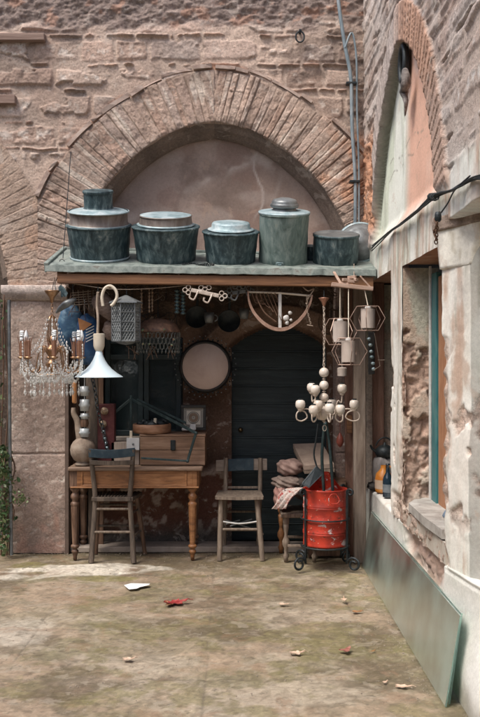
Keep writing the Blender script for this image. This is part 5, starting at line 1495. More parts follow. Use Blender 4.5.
for (x,y) in ((P(75,0,7.24).x,7.245),(P(192.5,0,7.24).x,7.245),(P(75,0,7.24).x,7.63),(P(192.5,0,7.24).x,7.63)):
    tleg(x,y).build('leg',M_legw if x<-1 or y>7.5 else M_tabw,tb)
TZ=.752
# things on the table -------------------------------------------------------
c=Vector((P(83,0,7.30).x,7.30,TZ))
gd=thing('gourd_bottle','big dried gourd with a long bent neck standing on the left end of the table','gourd',c)
M_gourd=mat('dried_gourd',[(.16,.115,.085),(.28,.215,.165),(.38,.32,.26)],12,.8,bump=.4,bscale=50)
MB().lathe([(.001,0),(.055,.002),(.07,.010),(.055,.028),(.05,.03),(.075,.05),(.098,.09),(.104,.13),(.098,.165),(.08,.195),(.05,.22),(.02,.23)],28,c=c,wob=.02).build('body',M_gourd,gd)
MB().tube(smooth_path([c+Vector((-.02,0,.21)),c+Vector((-.035,0,.29)),c+Vector((-.045,0,.36)),c+Vector((-.072,-.01,.42)),c+Vector((-.075,-.01,.47))],5),[.034-.0008*i for i in range(21)],10).build('neck',M_gourd,gd)
# orange handled brush hanging above
oh=thing('hand_tool','smooth orange wooden tool handle hanging just above the gourd neck','tool',P(74.5,402,7.22))
MB().lathe([(.001,-.10),(.016,-.098),(.020,-.085),(.020,.06),(.017,.075),(.001,.078)],16,c=P(74.5,391,7.22)).build('grip',mat('varnished_orange',[(.36,.16,.06),(.50,.25,.11)],8,.35,stretch=(3,3,.5)),oh)
MB().tube([P(74.5,383,7.22),P(74,330,7.2),P(73,283,7.1)],.004,5).build('cord',M_iron,oh)
# white insulator string
ins=thing('insulator_string','string of white and clear glass insulators hanging beside the gourd neck','glass string',P(85,440,7.28))
mb=MB()
for (y0,y1,r) in ((386,396,6),(399,411,6.2),(413,419,5.2),(428,437,6)):
    zt=P(85,y0,7.28).z; zb_=P(85,y1,7.28).z; xx=P(84.5,y0,7.28).x; kk=7.28/900
    mb.lathe([(.002,zb_),(r*kk*.7,zb_+.002),(r*kk*.75,(zb_*2+zt)/3),(r*kk,(zb_+zt)/2),(r*kk*.75,(zb_+2*zt)/3),(r*kk*.8,zt-.004),(.002,zt)],14,c=(xx,7.28,0))
mb.tube([P(84.5,437,7.28),P(84.5,300,7.2)],.003,4)
mb.build('insulators',mat('milky_glass',[(.40,.45,.47),(.62,.66,.68)],12,.15,spec=.8),ins)
MB().lathe([(.03,-.03),(.036,0),(.03,.03)],14,c=P(84.5,423,7.28)).build('brown_collar',M_legw,ins)
# boards standing behind the gourd
tag(MB().beam((P(93.5,0,7.42).x,7.42,TZ),(P(92,0,7.42).x,7.42,P(0,372,7.42).z),.10,.025,.004,up=(0,1,0)).build('leaning_plank',M_chw),'narrow weathered plank standing upright on the table behind the gourd','plank')
# dark chain
pts=smooth_path([P(91,372,7.2),P(95,390,7.18),P(97,405,7.17),P(99,415,7.17),P(103,428,7.16),P(105,440,7.15),P(108,451,7.15)],5)
tag(MB().chain(pts,.034,.030,.0055).build('hanging_chain',M_iron),'heavy black chain hanging down in front of the red box','chain')
# red frame box
rx=thing('red_box','tall dark red wooden box with round ornaments standing on the table','box',(P(109,0,7.38).x,7.38,TZ))
z0=TZ; z1=P(0,404,7.38).z; xl=P(98,0,7.38).x; xr=P(115,0,7.38).x
M_red=mat('dark_red_lacquer',[(.045,.010,.012),(.09,.018,.02),(.15,.05,.045)],9,.5,bump=.2)
MB().box(((xl+xr)/2,7.40,(z0+z1)/2),(xr-xl,.10,z1-z0),None,.004).build('case',M_red,rx)
for (x,y,r,) in ((104.5,411,.030),(103,424,.030)): MB().lathe([(.001,.02),(r*.5,.022),(r*.6,.01),(r,.014),(r*1.05,0)],20,Matrix.Translation(P(x,y,7.345))@Matrix.Rotation(R(90),4,'X')).build('dial',M_spin,rx)
for (x,y) in ((103.5,432),(105,438),(106,443),(107,448)): MB().ball(P(x,y,7.33),.015,10).build('knob',M_zinc,rx)
# cardboard box, plaque
tag(MB().box((P(126,0,7.40).x,7.42,TZ+.092),(P(141,0,7.4).x-P(113,0,7.4).x,.14,.185),None,.003).build('carton',mat('cardboard',[(.28,.22,.175),(.40,.32,.26),(.46,.38,.32)],14,.85,stretch=(6,1,.4),bump=.2)),'low striped cardboard carton on the table between the red box and the wooden chest','carton')
pl=thing('white_plaque','small white square plaque leaning before the cardboard carton','plaque',P(134,452,7.30))
MB().box(P(133,444,7.31),(.105,.012,.10),Matrix.Identity(4),.003).build('plate',mat('plaque_white',[(.46,.46,.46),(.62,.62,.62)],10,.4,bump=.1),pl)
MB().box(P(131,435,7.315),(.022,.012,.07),None,.003).build('stem',M_cream,pl)
mb=MB().ball(P(133,444,7.302),.009,10); mb.build('boss',M_gray,pl)
# wooden chest
xl,xr=P(140,0,7.3).x,P(205,0,7.3).x; ht=.235
cs=thing('wooden_chest','brown plank chest with an iron latch standing on the right end of the table','chest',((xl+xr)/2,7.45,TZ))
w_=xr-xl; cx0=(xl+xr)/2
mb=MB()
mb.box((cx0,7.31,TZ+ht*.27),(w_,.02,ht*.50),None,.003); mb.box((cx0,7.31,TZ+ht*.76),(w_,.02,ht*.45),None,.003)
mb.box((cx0,7.60,TZ+ht/2),(w_,.02,ht),None,.003); mb.box((xl+.011,7.455,TZ+ht/2),(.02,.27,ht),None,.003); mb.box((xr-.011,7.455,TZ+ht/2),(.02,.27,ht),None,.003)
mb.build('body',M_chest,cs)
MB().box((cx0,7.455,TZ+ht+.008),(w_+.01,.31,.018),None,.003).build('lid',M_chest,cs)
mb=MB().box((P(173,0,7.29).x,7.293,TZ+.165),(.04,.01,.085),None,.004); mb.tube(arc(Vector((P(173,0,7.29).x,7.283,TZ+.145)),.016,180,360,8),.004,5); mb.box((P(173,0,7.29).x,7.286,TZ+.185),(.02,.01,.03),None,.002)
mb.build('latch',M_iron,cs)
CT=TZ+ht+.017
# round wooden sieve with clutter
c=Vector((P(152,0,7.44).x,7.44,CT))
sv=thing('round_sieve','round bentwood sieve with odds and ends lying on the wooden chest','sieve',c)
MB().lathe([(.118,.0),(.150,.003),(.158,.02),(.158,.072),(.152,.078),(.144,.072),(.142,.02),(.001,.014)],40,c=c).build('hoop',mat('bentwood',[(.14,.065,.035),(.25,.125,.07),(.34,.20,.13)],7,.6,stretch=(1,1,4),bump=.3),sv)
od=thing('clutter_tools','small pile of dark fittings and a pale stub lying in the round sieve','fittings',c+Vector((0,0,.05)))
mb=MB()
for q in range(9): mb.blob(c+Vector((random.uniform(-.10,.10),random.uniform(-.09,.09),.07+random.uniform(0,.02))),(random.uniform(.04,.09),.05,random.uniform(.03,.06)),10,.2,seed=q)
mb.build('fittings',M_iron,od)
mb=MB().lathe([(.012,0),(.013,.05),(.013,.05),(.001,.052)],12,c=c+Vector((.03,-.04,.075))); mb.build('stub',M_cream,od)
# framed print
fr_=thing('framed_print','small square framed print of nested squares and circles leaning above the chest','picture',(P(194,0,7.56).x,7.56,CT))
fc=P(193.5,417.5,7.55); s=.21
mb=MB()
mb.box(fc+Vector((0,0,s/2-.012)),(s,.03,.026),None,.003); mb.box(fc-Vector((0,0,s/2-.012)),(s,.03,.026),None,.003)
mb.box(fc+Vector((s/2-.012,0,0)),(.024,.03,s-.05),None,.003); mb.box(fc-Vector((s/2-.012,0,0)),(.024,.03,s-.05),None,.003)
mb.build('frame',mat('black_frame',[(.012,.012,.012),(.03,.028,.026)],12,.4),fr_)
pr_=MB().box(fc+Vector((0,.004,0)),(s-.045,.008,s-.045)).build('print',mat('cream_card',[(.50,.45,.38),(.58,.54,.47)],9,.6,bump=0),fr_)
Mf=Matrix.Translation(fc+Vector((0,-.0015,0)))@Matrix.Rotation(R(90),4,'X')
mb=MB()
for r_ in (.072,.062):
    for sg in (-1,1):
        mb.box(fc+Vector((0,-.002,sg*r_)),(2*r_+.004,.003,.0042)); mb.box(fc+Vector((sg*r_,-.0018,0)),(.0042,.003,2*r_-.004))
for r_ in (.050,.040,.029,.019,.008): mb.lathe([(max(r_-.0045,.0005),.0022),(r_,.0022)],32,Mf)
mb.build('line_pattern',mat('dark_print_ink',[(.03,.025,.022),(.09,.07,.055)],20,.6,bump=0),pr_)
MB().lathe([(.014,.0010),(.036,.0010)],32,Mf).build('tan_ring',mat('tan_print_ink',[(.30,.19,.12),(.36,.24,.16)],20,.6,bump=0),pr_)
tag(MB().box(P(187,429,7.50),(.085,.05,.022),Matrix.Identity(4),.004).box(P(193,427,7.51),(.05,.05,.05),None,.006).build('folded_paper',M_white),'folded white paper lying on the chest at the foot of the framed print','paper')
# iron angle frame on the table
M_gi=mat('dark_green_iron',[(.015,.028,.03),(.03,.055,.058),(.07,.10,.10)],16,.5,.3,bump=.3)
af=thing('iron_loop','dark green iron bar frame bent in a long slanting loop, propped over the chest','frame',P(170,462,7.26))
A_,B_,C_,D_,E_=P(131,399,7.50),P(196,433,7.22),P(187.5,461,7.24),P(141,458,7.26),P(101,424,7.40)
MB().beam(A_,B_,.012,.022,.002).build('bar',M_gi,af); MB().beam(B_,C_,.012,.020,.002).build('bar',M_gi,af)
MB().beam(C_,D_,.012,.016,.002).build('bar',M_gi,af); MB().beam(A_,E_,.012,.022,.002).build('bar',M_gi,af)
MB().beam(A_+Vector((.05,0,0)),P(186,423,7.45),.012,.018,.002).build('bar',M_gi,af)
MB().beam(A_+Vector((.0,0,.03)),P(131,445,7.5),.02,.02,.002,up=(0,1,0)).build('bar',M_gi,af)
for p in (B_,C_,A_): MB().ball(p,.015,8).build('joint',M_gi,af)
for (x,y) in ((122,448),(157,452)): pass

# ================================================================== CHAIRS
def leg(mb,a,b,r0,r1,seg=10):
    mb.tube([a+(b-a)*t for t in (0,.2,.5,.8,1)],[r0,r0*1.02,(r0+r1)/2*1.06,r1*1.03,r1],seg)
    return mb
# left chair: back to the viewer
cx=P(112,0,7.17).x
lc_=thing('wooden_chair','dark wooden chair with blue top rail, drawn up to the table','chair',(cx,7.3,0),'old wooden chairs')
yb,yf_=7.16,7.47
bl0,bl1=Vector((P(91.5,0,yb).x,yb-.02,0)),Vector((P(134,0,yb).x,yb-.02,0))
sl0,sl1=Vector((P(94.5,0,yb).x,yb+.03,.50)),Vector((P(129.5,0,yb).x,yb+.03,.50))
tl0,tl1=Vector((P(90.5,0,yb).x,yb-.01,.90)),Vector((P(133.5,0,yb).x,yb-.01,.90))
for (a,m2,t2) in ((bl0,sl0,tl0),(bl1,sl1,tl1)):
    MB().tube(smooth_path([a,a+(m2-a)*.5+Vector((0,.008,0)),m2,m2+(t2-m2)*.5+Vector((0,.008,0)),t2],5),[.023-.00025*i for i in range(21)],10).build('back_leg',M_chw,lc_)
fl0,fl1=Vector((P(96,0,yf_).x,yf_,.0)),Vector((P(145,0,yf_).x,yf_+.0,.0)); ft0,ft1=Vector((P(98.5,0,yf_).x,yf_-.03,.49)),Vector((P(137,0,yf_).x,yf_-.03,.49))
for a,b in ((fl0,ft0),(fl1,ft1)): leg(MB(),a,b,.017,.020).build('front_leg',M_legw,lc_)
def rail(path,w,h,mm,name,par,n=8):
    mb=MB(); pts=smooth_path(path,n); ds=[]
    vs=[]; fs=[]
    for i,p in enumerate(pts):
        for (dy,dz) in ((-w/2,-h/2+.003),(-w/2,h/2-.004),(-w/4,h/2),(w/4,h/2),(w/2,h/2-.004),(w/2,-h/2+.003),(w/4,-h/2),(-w/4,-h/2)):
            vs.append(p+Vector((0,dy,dz)))
    for i in range(len(pts)-1):
        for k_ in range(8): k2=(k_+1)%8; fs.append((i*8+k_,i*8+k2,(i+1)*8+k2,(i+1)*8+k_))
    fs.append(tuple(range(8))[::-1]); fs.append(tuple((len(pts)-1)*8+i for i in range(8)))
    mb.add(vs,fs,False); return mb.build(name,mm,par)
rail([tl0+Vector((-.012,.0,-.030)),(tl0+tl1)/2+Vector((0,-.028,-.036)),tl1+Vector((.012,0,-.022))],.022,.068,M_blue,'top_rail',lc_)
rail([tl0+Vector((0,.0,-.105)),(tl0+tl1)/2+Vector((0,-.022,-.108)),tl1+Vector((0,0,-.105))],.016,.036,M_chw,'slat',lc_)
mb=MB()
vs=[sl0+Vector((-.01,-.02,0)),sl1+Vector((.01,-.02,0)),ft1+Vector((.03,.03,.01)),ft0+Vector((-.02,.03,.01))]
mb.beam(vs[0],vs[1],.03,.032,.004); mb.beam(vs[3],vs[2],.03,.032,.004); mb.beam(vs[0],vs[3],.03,.032,.004); mb.beam(vs[1],vs[2],.03,.032,.004)
mb.build('seat_frame',M_chw,lc_)
mb=MB()
for q in range(12):
    t=(q+.5)/12; mb.tube([vs[0]+(vs[1]-vs[0])*t+Vector((0,0,.012)),vs[3]+(vs[2]-vs[3])*t+Vector((0,0,.012))],.011,6)
mb.build('seat',mat('dark_rush_seat',[(.05,.035,.025),(.12,.09,.065)],30,.9,bump=.6),lc_)
for (z_,) in ((.24,),(.42,)):
    f=z_/.5
    a=bl0+(sl0-bl0)*f; b=bl1+(sl1-bl1)*f; MB().tube([a,b],.010,8).build('stretcher',M_chw2,lc_)
    c1=fl0+(ft0-fl0)*f; d1=fl1+(ft1-fl1)*f
    MB().tube([c1,d1],.010,8).build('stretcher',M_chw,lc_)
    MB().tube([a+Vector((0,0,-.04)),c1+Vector((0,0,-.04))],.009,8).build('stretcher',M_chw,lc_); MB().tube([b+Vector((0,0,-.04)),d1+Vector((0,0,-.04))],.009,8).build('stretcher',M_chw,lc_)

# right chair: facing the yard
yf_,yb=7.23,7.58
rc=thing('wooden_chair','bleached wooden chair facing the yard before the dark door, top rail half painted blue','chair',(P(240,0,7.4).x,7.4,0),'old wooden chairs')
fa,fb=Vector((P(219.5,0,yf_).x,yf_-.01,0)),Vector((P(262.5,0,yf_).x,yf_-.01,0))
ta,tb_=Vector((P(221,0,yf_).x,yf_+.03,.492)),Vector((P(257,0,yf_).x,yf_+.03,.492))
for a,b in ((fa,ta),(fb,tb_)): leg(MB(),a,b,.021,.021).build('front_leg',M_chw2,rc)
ra,rb2=Vector((P(224,0,yb).x,yb+.02,0)),Vector((P(258,0,yb).x,yb+.02,0))
for a,xx,e in ((ra,225.5,0),(rb2,260,0)):
    s_=Vector((P(xx,0,yb).x,yb-.01,.49)); t_=Vector((P(xx+.5,0,yb).x,yb+.03,.78))
    MB().tube(smooth_path([a,a+(s_-a)*.5,s_,s_+(t_-s_)*.5,t_],4),.018,10).build('back_leg',M_chw2,rc)
# saddle seat
mb=MB(); vs=[]; fs=[]; nx_,ny_=14,8
xl0,xr0=P(214.8,0,yf_).x,P(264,0,yf_).x
for s_ in (1,0):
    for i in range(nx_+1):
        for j in range(ny_+1):
            u_=i/nx_*2-1; v_=j/ny_
            wx=(xr0-xl0)/2*(1-.10*v_)*(1-.04*(v_<.01)); x=(xl0+xr0)/2+u_*wx; y=yf_-.035+v_*(yb-yf_+.03)+.012*u_*u_*(v_<.01)
            z=.512-.010*(1-u_*u_)*(math.sin(PI*v_)) if s_ else .488+.004*abs(u_)
            vs.append((x,y,z))
m1=(nx_+1)*(ny_+1)
for i in range(nx_):
    for j in range(ny_):
        a=i*(ny_+1)+j; fs.append((a,a+ny_+1,a+ny_+2,a+1)); fs.append((m1+a+1,m1+a+ny_+2,m1+a+ny_+1,m1+a))
for i in range(nx_):
    a=i*(ny_+1); fs.append((a,m1+a,m1+a+ny_+1,a+ny_+1)); a+=ny_; fs.append((a+ny_+1,m1+a+ny_+1,m1+a,a))
for j in range(ny_):
    fs.append((j+1,m1+j+1,m1+j,j)); a=nx_*(ny_+1)+j; fs.append((a,m1+a,m1+a+1,a+1))
mb.add(vs,fs,False); mb.build('seat',M_chw2,rc)
M_hb=mat('half_painted_rail',[(.20,.155,.125),(.34,.28,.23)],12,.7,bump=.3,stretch=(.5,3,3))
tz=P(0,465,yb+.03).z
L0=Vector((P(216,0,yb).x,yb+.03,tz-.008)); L1=Vector((P(267,0,yb).x,yb+.03,tz+.006)); mid=(L0+L1)/2+Vector((0,.035,0))
tr=rail([L0,mid,L1],.024,.098,M_hb,'top_rail',rc)
q0=L0+(L1-L0)*.16; q1=L0+(L1-L0)*.74
rail([q0+Vector((0,.012,0)),(q0+q1)/2+Vector((0,.028,.002)),q1+Vector((0,.018,.002))],.030,.102,M_blue,'paint_patch',tr)
rail([Vector((P(226,0,yb).x,yb+.012,P(0,487.5,yb).z)),Vector((P(243,0,yb).x,yb+.03,P(0,488,yb).z)),Vector((P(260,0,yb).x,yb+.012,P(0,487.5,yb).z))],.014,.020,M_chw2,'slat',rc)
for (yy_,mm,z_) in ((yf_,M_chw2,.245),(yf_,M_white,.31),(yb,M_chw2,.33)):
    if yy_==yf_:
        f=z_/.49; a=fa+(ta-fa)*f; b=fb+(tb_-fb)*f
        if mm is M_white: MB().tube(smooth_path([a,(a+b)/2+Vector((0,-.01,-.018)),b],6),.007,6).build('rope_tie',M_white,rc)
        else: MB().tube([a,b],.012,8).build('stretcher',mm,rc)
    else: MB().tube([Vector((ra.x,yb+.01,z_)),Vector((rb2.x,yb+.01,z_))],.009,8).build('stretcher',mm,rc)
for a,b in ((fa,ra),(fb,rb2)): MB().tube([a+Vector((0,.01,.21)),b+Vector((0,0,.21))],.010,8).build('stretcher',M_chw,rc)
mb=MB(); a=fa+Vector((.03,.1,.31)); 
for (p,q) in (((226,520),(250,528)),((230,526),(252,519)),((226,524),(240,520))): mb.tube([P(*p,7.4),P(*q,7.42)],.006,5)
mb.build('wire_tie',M_gray,rc)

# turned-leg stool with cloth pile
st=thing('turned_stool','pale stool with turned legs buried under cushions and cloths beside the red can','stool',(P(292,0,7.3).x,7.3,0))
def turned(x,y,H_,mm,r=.020):
    pr=[(.001,0),(r*.8,0),(r*.9,.03),(r*1.3,.05),(r*.7,.07),(r*.8,.11),(r*1.5,.14),(r*1.5,.17),(r*.8,.20),(r*.65,.22),(r*1.1,.27),(r*1.2,.32),(r*.75,H_-.08),(r*.9,H_-.07),(r*1.3,H_-.05),(r*1.3,H_-.05),(r*1.3,H_)]
    return MB().lathe(pr,16,c=(x,y,0)).build('leg',mm,st)
xa,xb=P(286,0,7.17).x,P(312,0,7.17).x
turned(xa,7.17,.36,M_chw2); turned(xb+.02,7.17,.36,M_chw2); turned(P(281,0,7.5).x,7.5,.40,M_tabw); turned(xb+.02,7.5,.36,M_chw2)
mb=MB()
mb.box(((xa+xb)/2+.01,7.335,.375),(xb-xa+.10,.42,.035),None,.008); mb.build('seat',M_chw2,st)
MB().box(((xa+xb)/2+.01,7.14,.135),(xb-xa,.022,.022),None,.004).build('stretcher',M_chw2,st)
MB().box(((xa+xb)/2+.01,7.50,.135),(xb-xa,.022,.022),None,.004).build('stretcher',M_chw2,st)
def cloth(c,d,mm,label,name,seed,amp=.10,M=None):
    tag(MB().blob(c,d,56,amp*1.3,2.1,2.6,M,seed).build(name,mm),label,name.replace('_',' '),'soft things piled on the stool')
M_pink=mat('faded_pink_cloth',[(.15,.09,.075),(.25,.165,.14),(.36,.26,.22)],7,.95,bump=.5,bscale=60)
cloth(P(290,467,7.36),(.20,.26,.13),M_pink,'puffy faded pink cushion on top of the pile on the stool','pink_cushion',11,.07)
cloth(P(287,482,7.30),(.22,.30,.10),mat('dusty_beige_cloth',[(.13,.095,.08),(.24,.185,.155)],7,.95,bump=.5),'folded dusty beige blanket under the pink cushion','beige_blanket',12,.10)
cloth(P(281,496,7.26),(.11,.26,.18),mat('rose_cloth',[(.22,.10,.09),(.34,.19,.16),(.42,.28,.24)],8,.95,bump=.5),'rose coloured rolled cloth hanging over the left edge of the stool','rose_cloth',13,.10)
cloth(P(303,488,7.30),(.24,.28,.16),mat('dark_brown_cloth',[(.03,.022,.018),(.08,.06,.05)],8,.95,bump=.5),'dark bundled cloth in the middle of the pile behind the red can','dark_bundle',16,.12)
# patterned cloth draped in folds
M_pat=mat('patterned_cloth',[(.30,.03,.03),(.42,.30,.26),(.55,.50,.46),(.10,.06,.06)],34,.9,bump=.4,pos=[.36,.44,.56,.66])
def drape(path,width,label,name,mm,n=22,seed=0):
    rnd=random.Random(seed); pts=smooth_path(path,8); m1=len(pts); vs=[]; fs=[]
    for lay in (0,.008):
        for i,p in enumerate(pts):
            t=(pts[min(i+1,m1-1)]-pts[max(i-1,0)]).normalized(); sd=Vector((.75,-.5,.1)).normalized()
            nn=t.cross(sd).normalized()
            for j in range(n+1):
                s_=j/n-.5; vs.append(p+sd*(width*s_)+nn*(.012*math.sin(s_*16+i*.25)*(.4+i/m1)+lay))
    o_=m1*(n+1)
    for i in range(m1-1):
        for j in range(n):
            a=i*(n+1)+j; fs.append((a,a+1,a+n+2,a+n+1)); fs.append((o_+a+n+1,o_+a+n+2,o_+a+1,o_+a))
    for i in range(m1-1):
        for j in (0,n): a=i*(n+1)+j; fs.append((a,a+n+1,o_+a+n+1,o_+a))
    return MB().add(vs,fs,True)
tag(drape([P(300,489,7.12),P(293,490,7.10),P(287,495,7.06),P(283,502,7.04),P(279,509,7.04)],.13,'','patterned_cloth',M_pat).build('patterned_cloth',M_pat),'red and white patterned cloth draped over the front of the pile on the stool','cloth','soft things piled on the stool')
# flat boards resting on the pile
bd=thing('board_bundle','flat pale brown board bundle lying slantwise on the pile between stool and post','board',P(315,470,7.35))
v=[P(293,448,7.62),P(322,447,7.62),P(334,468,7.25),P(304,470,7.25)]
up=Vector((0,.0,.035))
MB().add([p for p in v]+[p+up for p in v],[(3,2,1,0),(4,5,6,7),(0,1,5,4),(1,2,6,5),(2,3,7,6),(3,0,4,7)],False).build('board',mat('dusty_board',[(.20,.145,.115),(.32,.25,.20)],8,.85,bump=.4),bd)
MB().add([p+Vector((.005,0,-.03)) for p in v]+[p+Vector((.005,0,-.006)) for p in v],[(3,2,1,0),(4,5,6,7),(0,1,5,4),(1,2,6,5),(2,3,7,6),(3,0,4,7)],False).build('board',M_chw2,bd)
mb=MB().beam(P(329,470,7.33),P(329,560,7.5)-Vector((0,0,.0)),.03,.03,.003,up=(0,1,0)); 
# crate supporting the boards
bx=thing('low_crate','dark wooden crate standing in shadow behind the red can under the boards','crate',(P(325,0,7.45).x,7.45,0))
for k_ in range(4): MB().box((P(326,0,7.45).x,7.32,.08+k_*.155),(.30,.018,.13),None,.003).build('slat',M_legw,bx)
mb=MB()
for dx in (-.14,.14):
    for y_ in (7.34,7.58): mb.box((P(326,0,7.45).x+dx,y_,.31),(.03,.03,.62),None,.003)
mb.box((P(326,0,7.45).x,7.46,.62),(.31,.28,.02)); mb.build('frame',M_legw,bx)

# ================================================================== RED CAN ON STAND
bc=Vector((P(325,0,6.93).x,6.93,0)); zb0=P(0,548,6.78).z; zt0=P(0,491,6.78).z; rr=.166
bn=thing('red_can','scuffed bright red metal can with pale blotches held in the scrolled iron stand','can',bc+Vector((0,0,zb0)))
m,nt,b=newmat('scuffed_red_paint')
tc=nt.nodes.new('ShaderNodeTexCoord')
def nz(scale,det,st=(1,1,1)):
    mp=nt.nodes.new('ShaderNodeMapping'); mp.inputs['Scale'].default_value=st; nt.links.new(tc.outputs['Object'],mp.inputs['Vector'])
    n=nt.nodes.new('ShaderNodeTexNoise'); n.inputs['Scale'].default_value=scale; n.inputs['Detail'].default_value=det; n.inputs['Roughness'].default_value=.6; nt.links.new(mp.outputs[0],n.inputs['Vector']); return n
def ramp(n,p0,p1):
    r=nt.nodes.new('ShaderNodeValToRGB'); r.color_ramp.elements[0].position=p0; r.color_ramp.elements[1].position=p1; nt.links.new(n.outputs['Fac'],r.inputs['Fac']); return r
def mx(a,bcol,fac):
    x=nt.nodes.new('ShaderNodeMix'); x.data_type='RGBA'; nt.links.new(fac.outputs[0],x.inputs['Factor'])
    if isinstance(a,tuple): x.inputs['A'].default_value=(*a,1)
    else: nt.links.new(a.outputs['Result'],x.inputs['A'])
    x.inputs['B'].default_value=(*bcol,1); return x
x1_=mx((.50,.04,.018),(.27,.022,.012),ramp(nz(7,7),.42,.6))
x2_=mx(x1_,(.50,.42,.42),ramp(nz(9,5,(1,1,1.3)),.60,.63))
x3_=mx(x2_,(.60,.38,.28),ramp(nz(48,3),.67,.70))
x4_=mx(x3_,(.10,.03,.02),ramp(nz(24,8,(1,1,1.8)),.58,.68))
nt.links.new(x4_.outputs['Result'],b.inputs['Base Color']); b.inputs['Roughness'].default_value=.52
add_bump(nt,b,tc.outputs['Object'],((25,.15,4),),.006); M_redp=m
h=zt0-zb0; pr=[(.001,.004),(rr-.01,.002),(rr,.0),(rr,.0),(rr+.004,.006),(rr+.002,.014)]
for zc in (.22,.25,.44,.47,.68,.71):
    pr+=[(rr,zc*h-.010),(rr+.004,zc*h-.003),(rr+.004,zc*h+.003),(rr,zc*h+.010)]
pr+=[(rr,h-.014),(rr+.004,h-.008),(rr+.005,h),(rr-.004,h+.001),(rr-.006,h-.01),(rr-.008,h*.3),(.001,h*.3)]
MB().lathe(pr,56,c=bc+Vector((0,0,zb0)),wob=.004).build('body',M_redp,bn)
mb=MB(); hc=P(334,498,6.74)
mb.tube(smooth_path([hc+Vector((-.012,0,.03)),hc+Vector((-.026,0,.02)),hc+Vector((-.040,-.004,-.012)),hc+Vector((-.025,-.006,-.038)),hc+Vector((.0,-.006,-.042)),hc+Vector((.028,-.005,-.038)),hc+Vector((.040,-.002,-.012)),hc+Vector((.024,.006,.018)),hc+Vector((.012,.006,.03)),hc+Vector((-.012,0,.03))],4),.004,6)
mb.build('handle',M_redp,bn)
# tall sheet-metal hood rising from the rim
mb=MB(); vs=[]; fs=[]; n=18
for i in range(n+1):
    a=PI*i/n; x=bc.x+(rr-.015)*math.cos(a)*.98; y=6.93+.11*math.sin(a); vs.append((x,y,zt0-.03)); 
    tpx=bc.x+.0+.035*math.cos(a); vs.append((tpx,6.98+.02*math.sin(a),zt0+.12))
for i in range(n): fs.append((2*i,2*i+1,2*i+3,2*i+2)); 
mb.add(vs,fs,True); mb.build('inner_cone',M_redp,bn)
# stand
sd=thing('scrolled_stand','black wrought iron stand with curled feet that carries the red can','stand',bc)
R1_=rr+.018
for (ang) in (222,318,42,138):
    a=R(ang); d=Vector((math.cos(a)*1.0,math.sin(a),0))
    if ang in (222,318): d=Vector((math.copysign(.86,math.cos(a)),-.52,0))
    B=lambda r_,z_: bc+d*r_+Vector((0,0,z_))
    foot=[B(R1_,.60),B(R1_,.40),B(R1_,.16),B(R1_+.001,.10)]
    sc_=[]; 
    for i in range(22):
        t=i/21; an=PI-t*2*PI*1.35; rad_=.056*(1-.62*t); sc_.append(B(R1_+.054+rad_*math.cos(an), .062+rad_*math.sin(an)))
    topc=[]
    for i in range(18):
        t=i/17; an=PI-t*2*PI*-1.2; rad_=.028*(1-.6*t); 
        topc.append(B(R1_+.026+rad_*math.cos(-(PI-t*2*PI*1.2)+2*PI), .605+rad_*math.sin(PI-t*2*PI*1.2)))
    path=topc[::-1]+smooth_path(foot,4)+sc_
    MB().tube(path,.0088,7).build('leg',M_iron,sd)
mb=MB()
for z_ in (P(0,521,6.78).z,zb0-.008): MB().tube([bc+Vector((R1_*math.cos(2*PI*i/40),R1_*math.sin(2*PI*i/40),z_)) for i in range(40)],.0065,6,True).build('hoop',M_iron,sd)
mb=MB().beam(bc+Vector((-R1_,0,zb0-.010)),bc+Vector((R1_,0,zb0-.010)),.015,.008,.001); mb.beam(bc+Vector((0,-R1_,zb0-.012)),bc+Vector((0,R1_,zb0-.012)),.015,.008,.001); mb.build('cross_bar',M_iron,sd)
# black shovel and tongs
sv2=thing('black_dustpan','small black metal shovel leaning handle up in the red can','shovel',P(312,480,6.80))
pa,pb,pc,pd_=P(302,484,6.74),P(309,488,6.72),P(323,474,6.82),P(316,467,6.84)
t_=Vector((.004,.012,.012))
MB().add([pa,pb,pc,pd_,pa+t_,pb+t_,pc+t_,pd_+t_],[(0,1,2,3),(7,6,5,4),(0,4,5,1),(1,5,6,2),(2,6,7,3),(3,7,4,0)],False).build('blade',mat('black_sheet',[(.02,.027,.032),(.05,.062,.07)],12,.4,.4,bump=.2),sv2)
MB().tube(smooth_path([P(318,470,6.85),P(314,455,6.86),P(316,440,6.86),P(318,424,6.86)],4),.007,7).build('handle',M_iron,sv2)
tg=thing('fire_tongs','pair of long dark tongs standing upright in the red can below the globe chandelier','tongs',P(326,475,6.90))
MB().tube(smooth_path([P(324,492,6.93),P(322,460,6.92),P(323,440,6.92),P(325,423,6.92)],4),[.012]*13,8).build('arm',M_gi,tg)
MB().tube(smooth_path([P(333,492,6.93),P(331,462,6.92),P(329,440,6.92),P(326,423,6.92)],4),[.012]*13,8).build('arm',M_gi,tg)
MB().ball(P(325.5,424,6.92),.018,10).build('pivot',M_gi,tg)

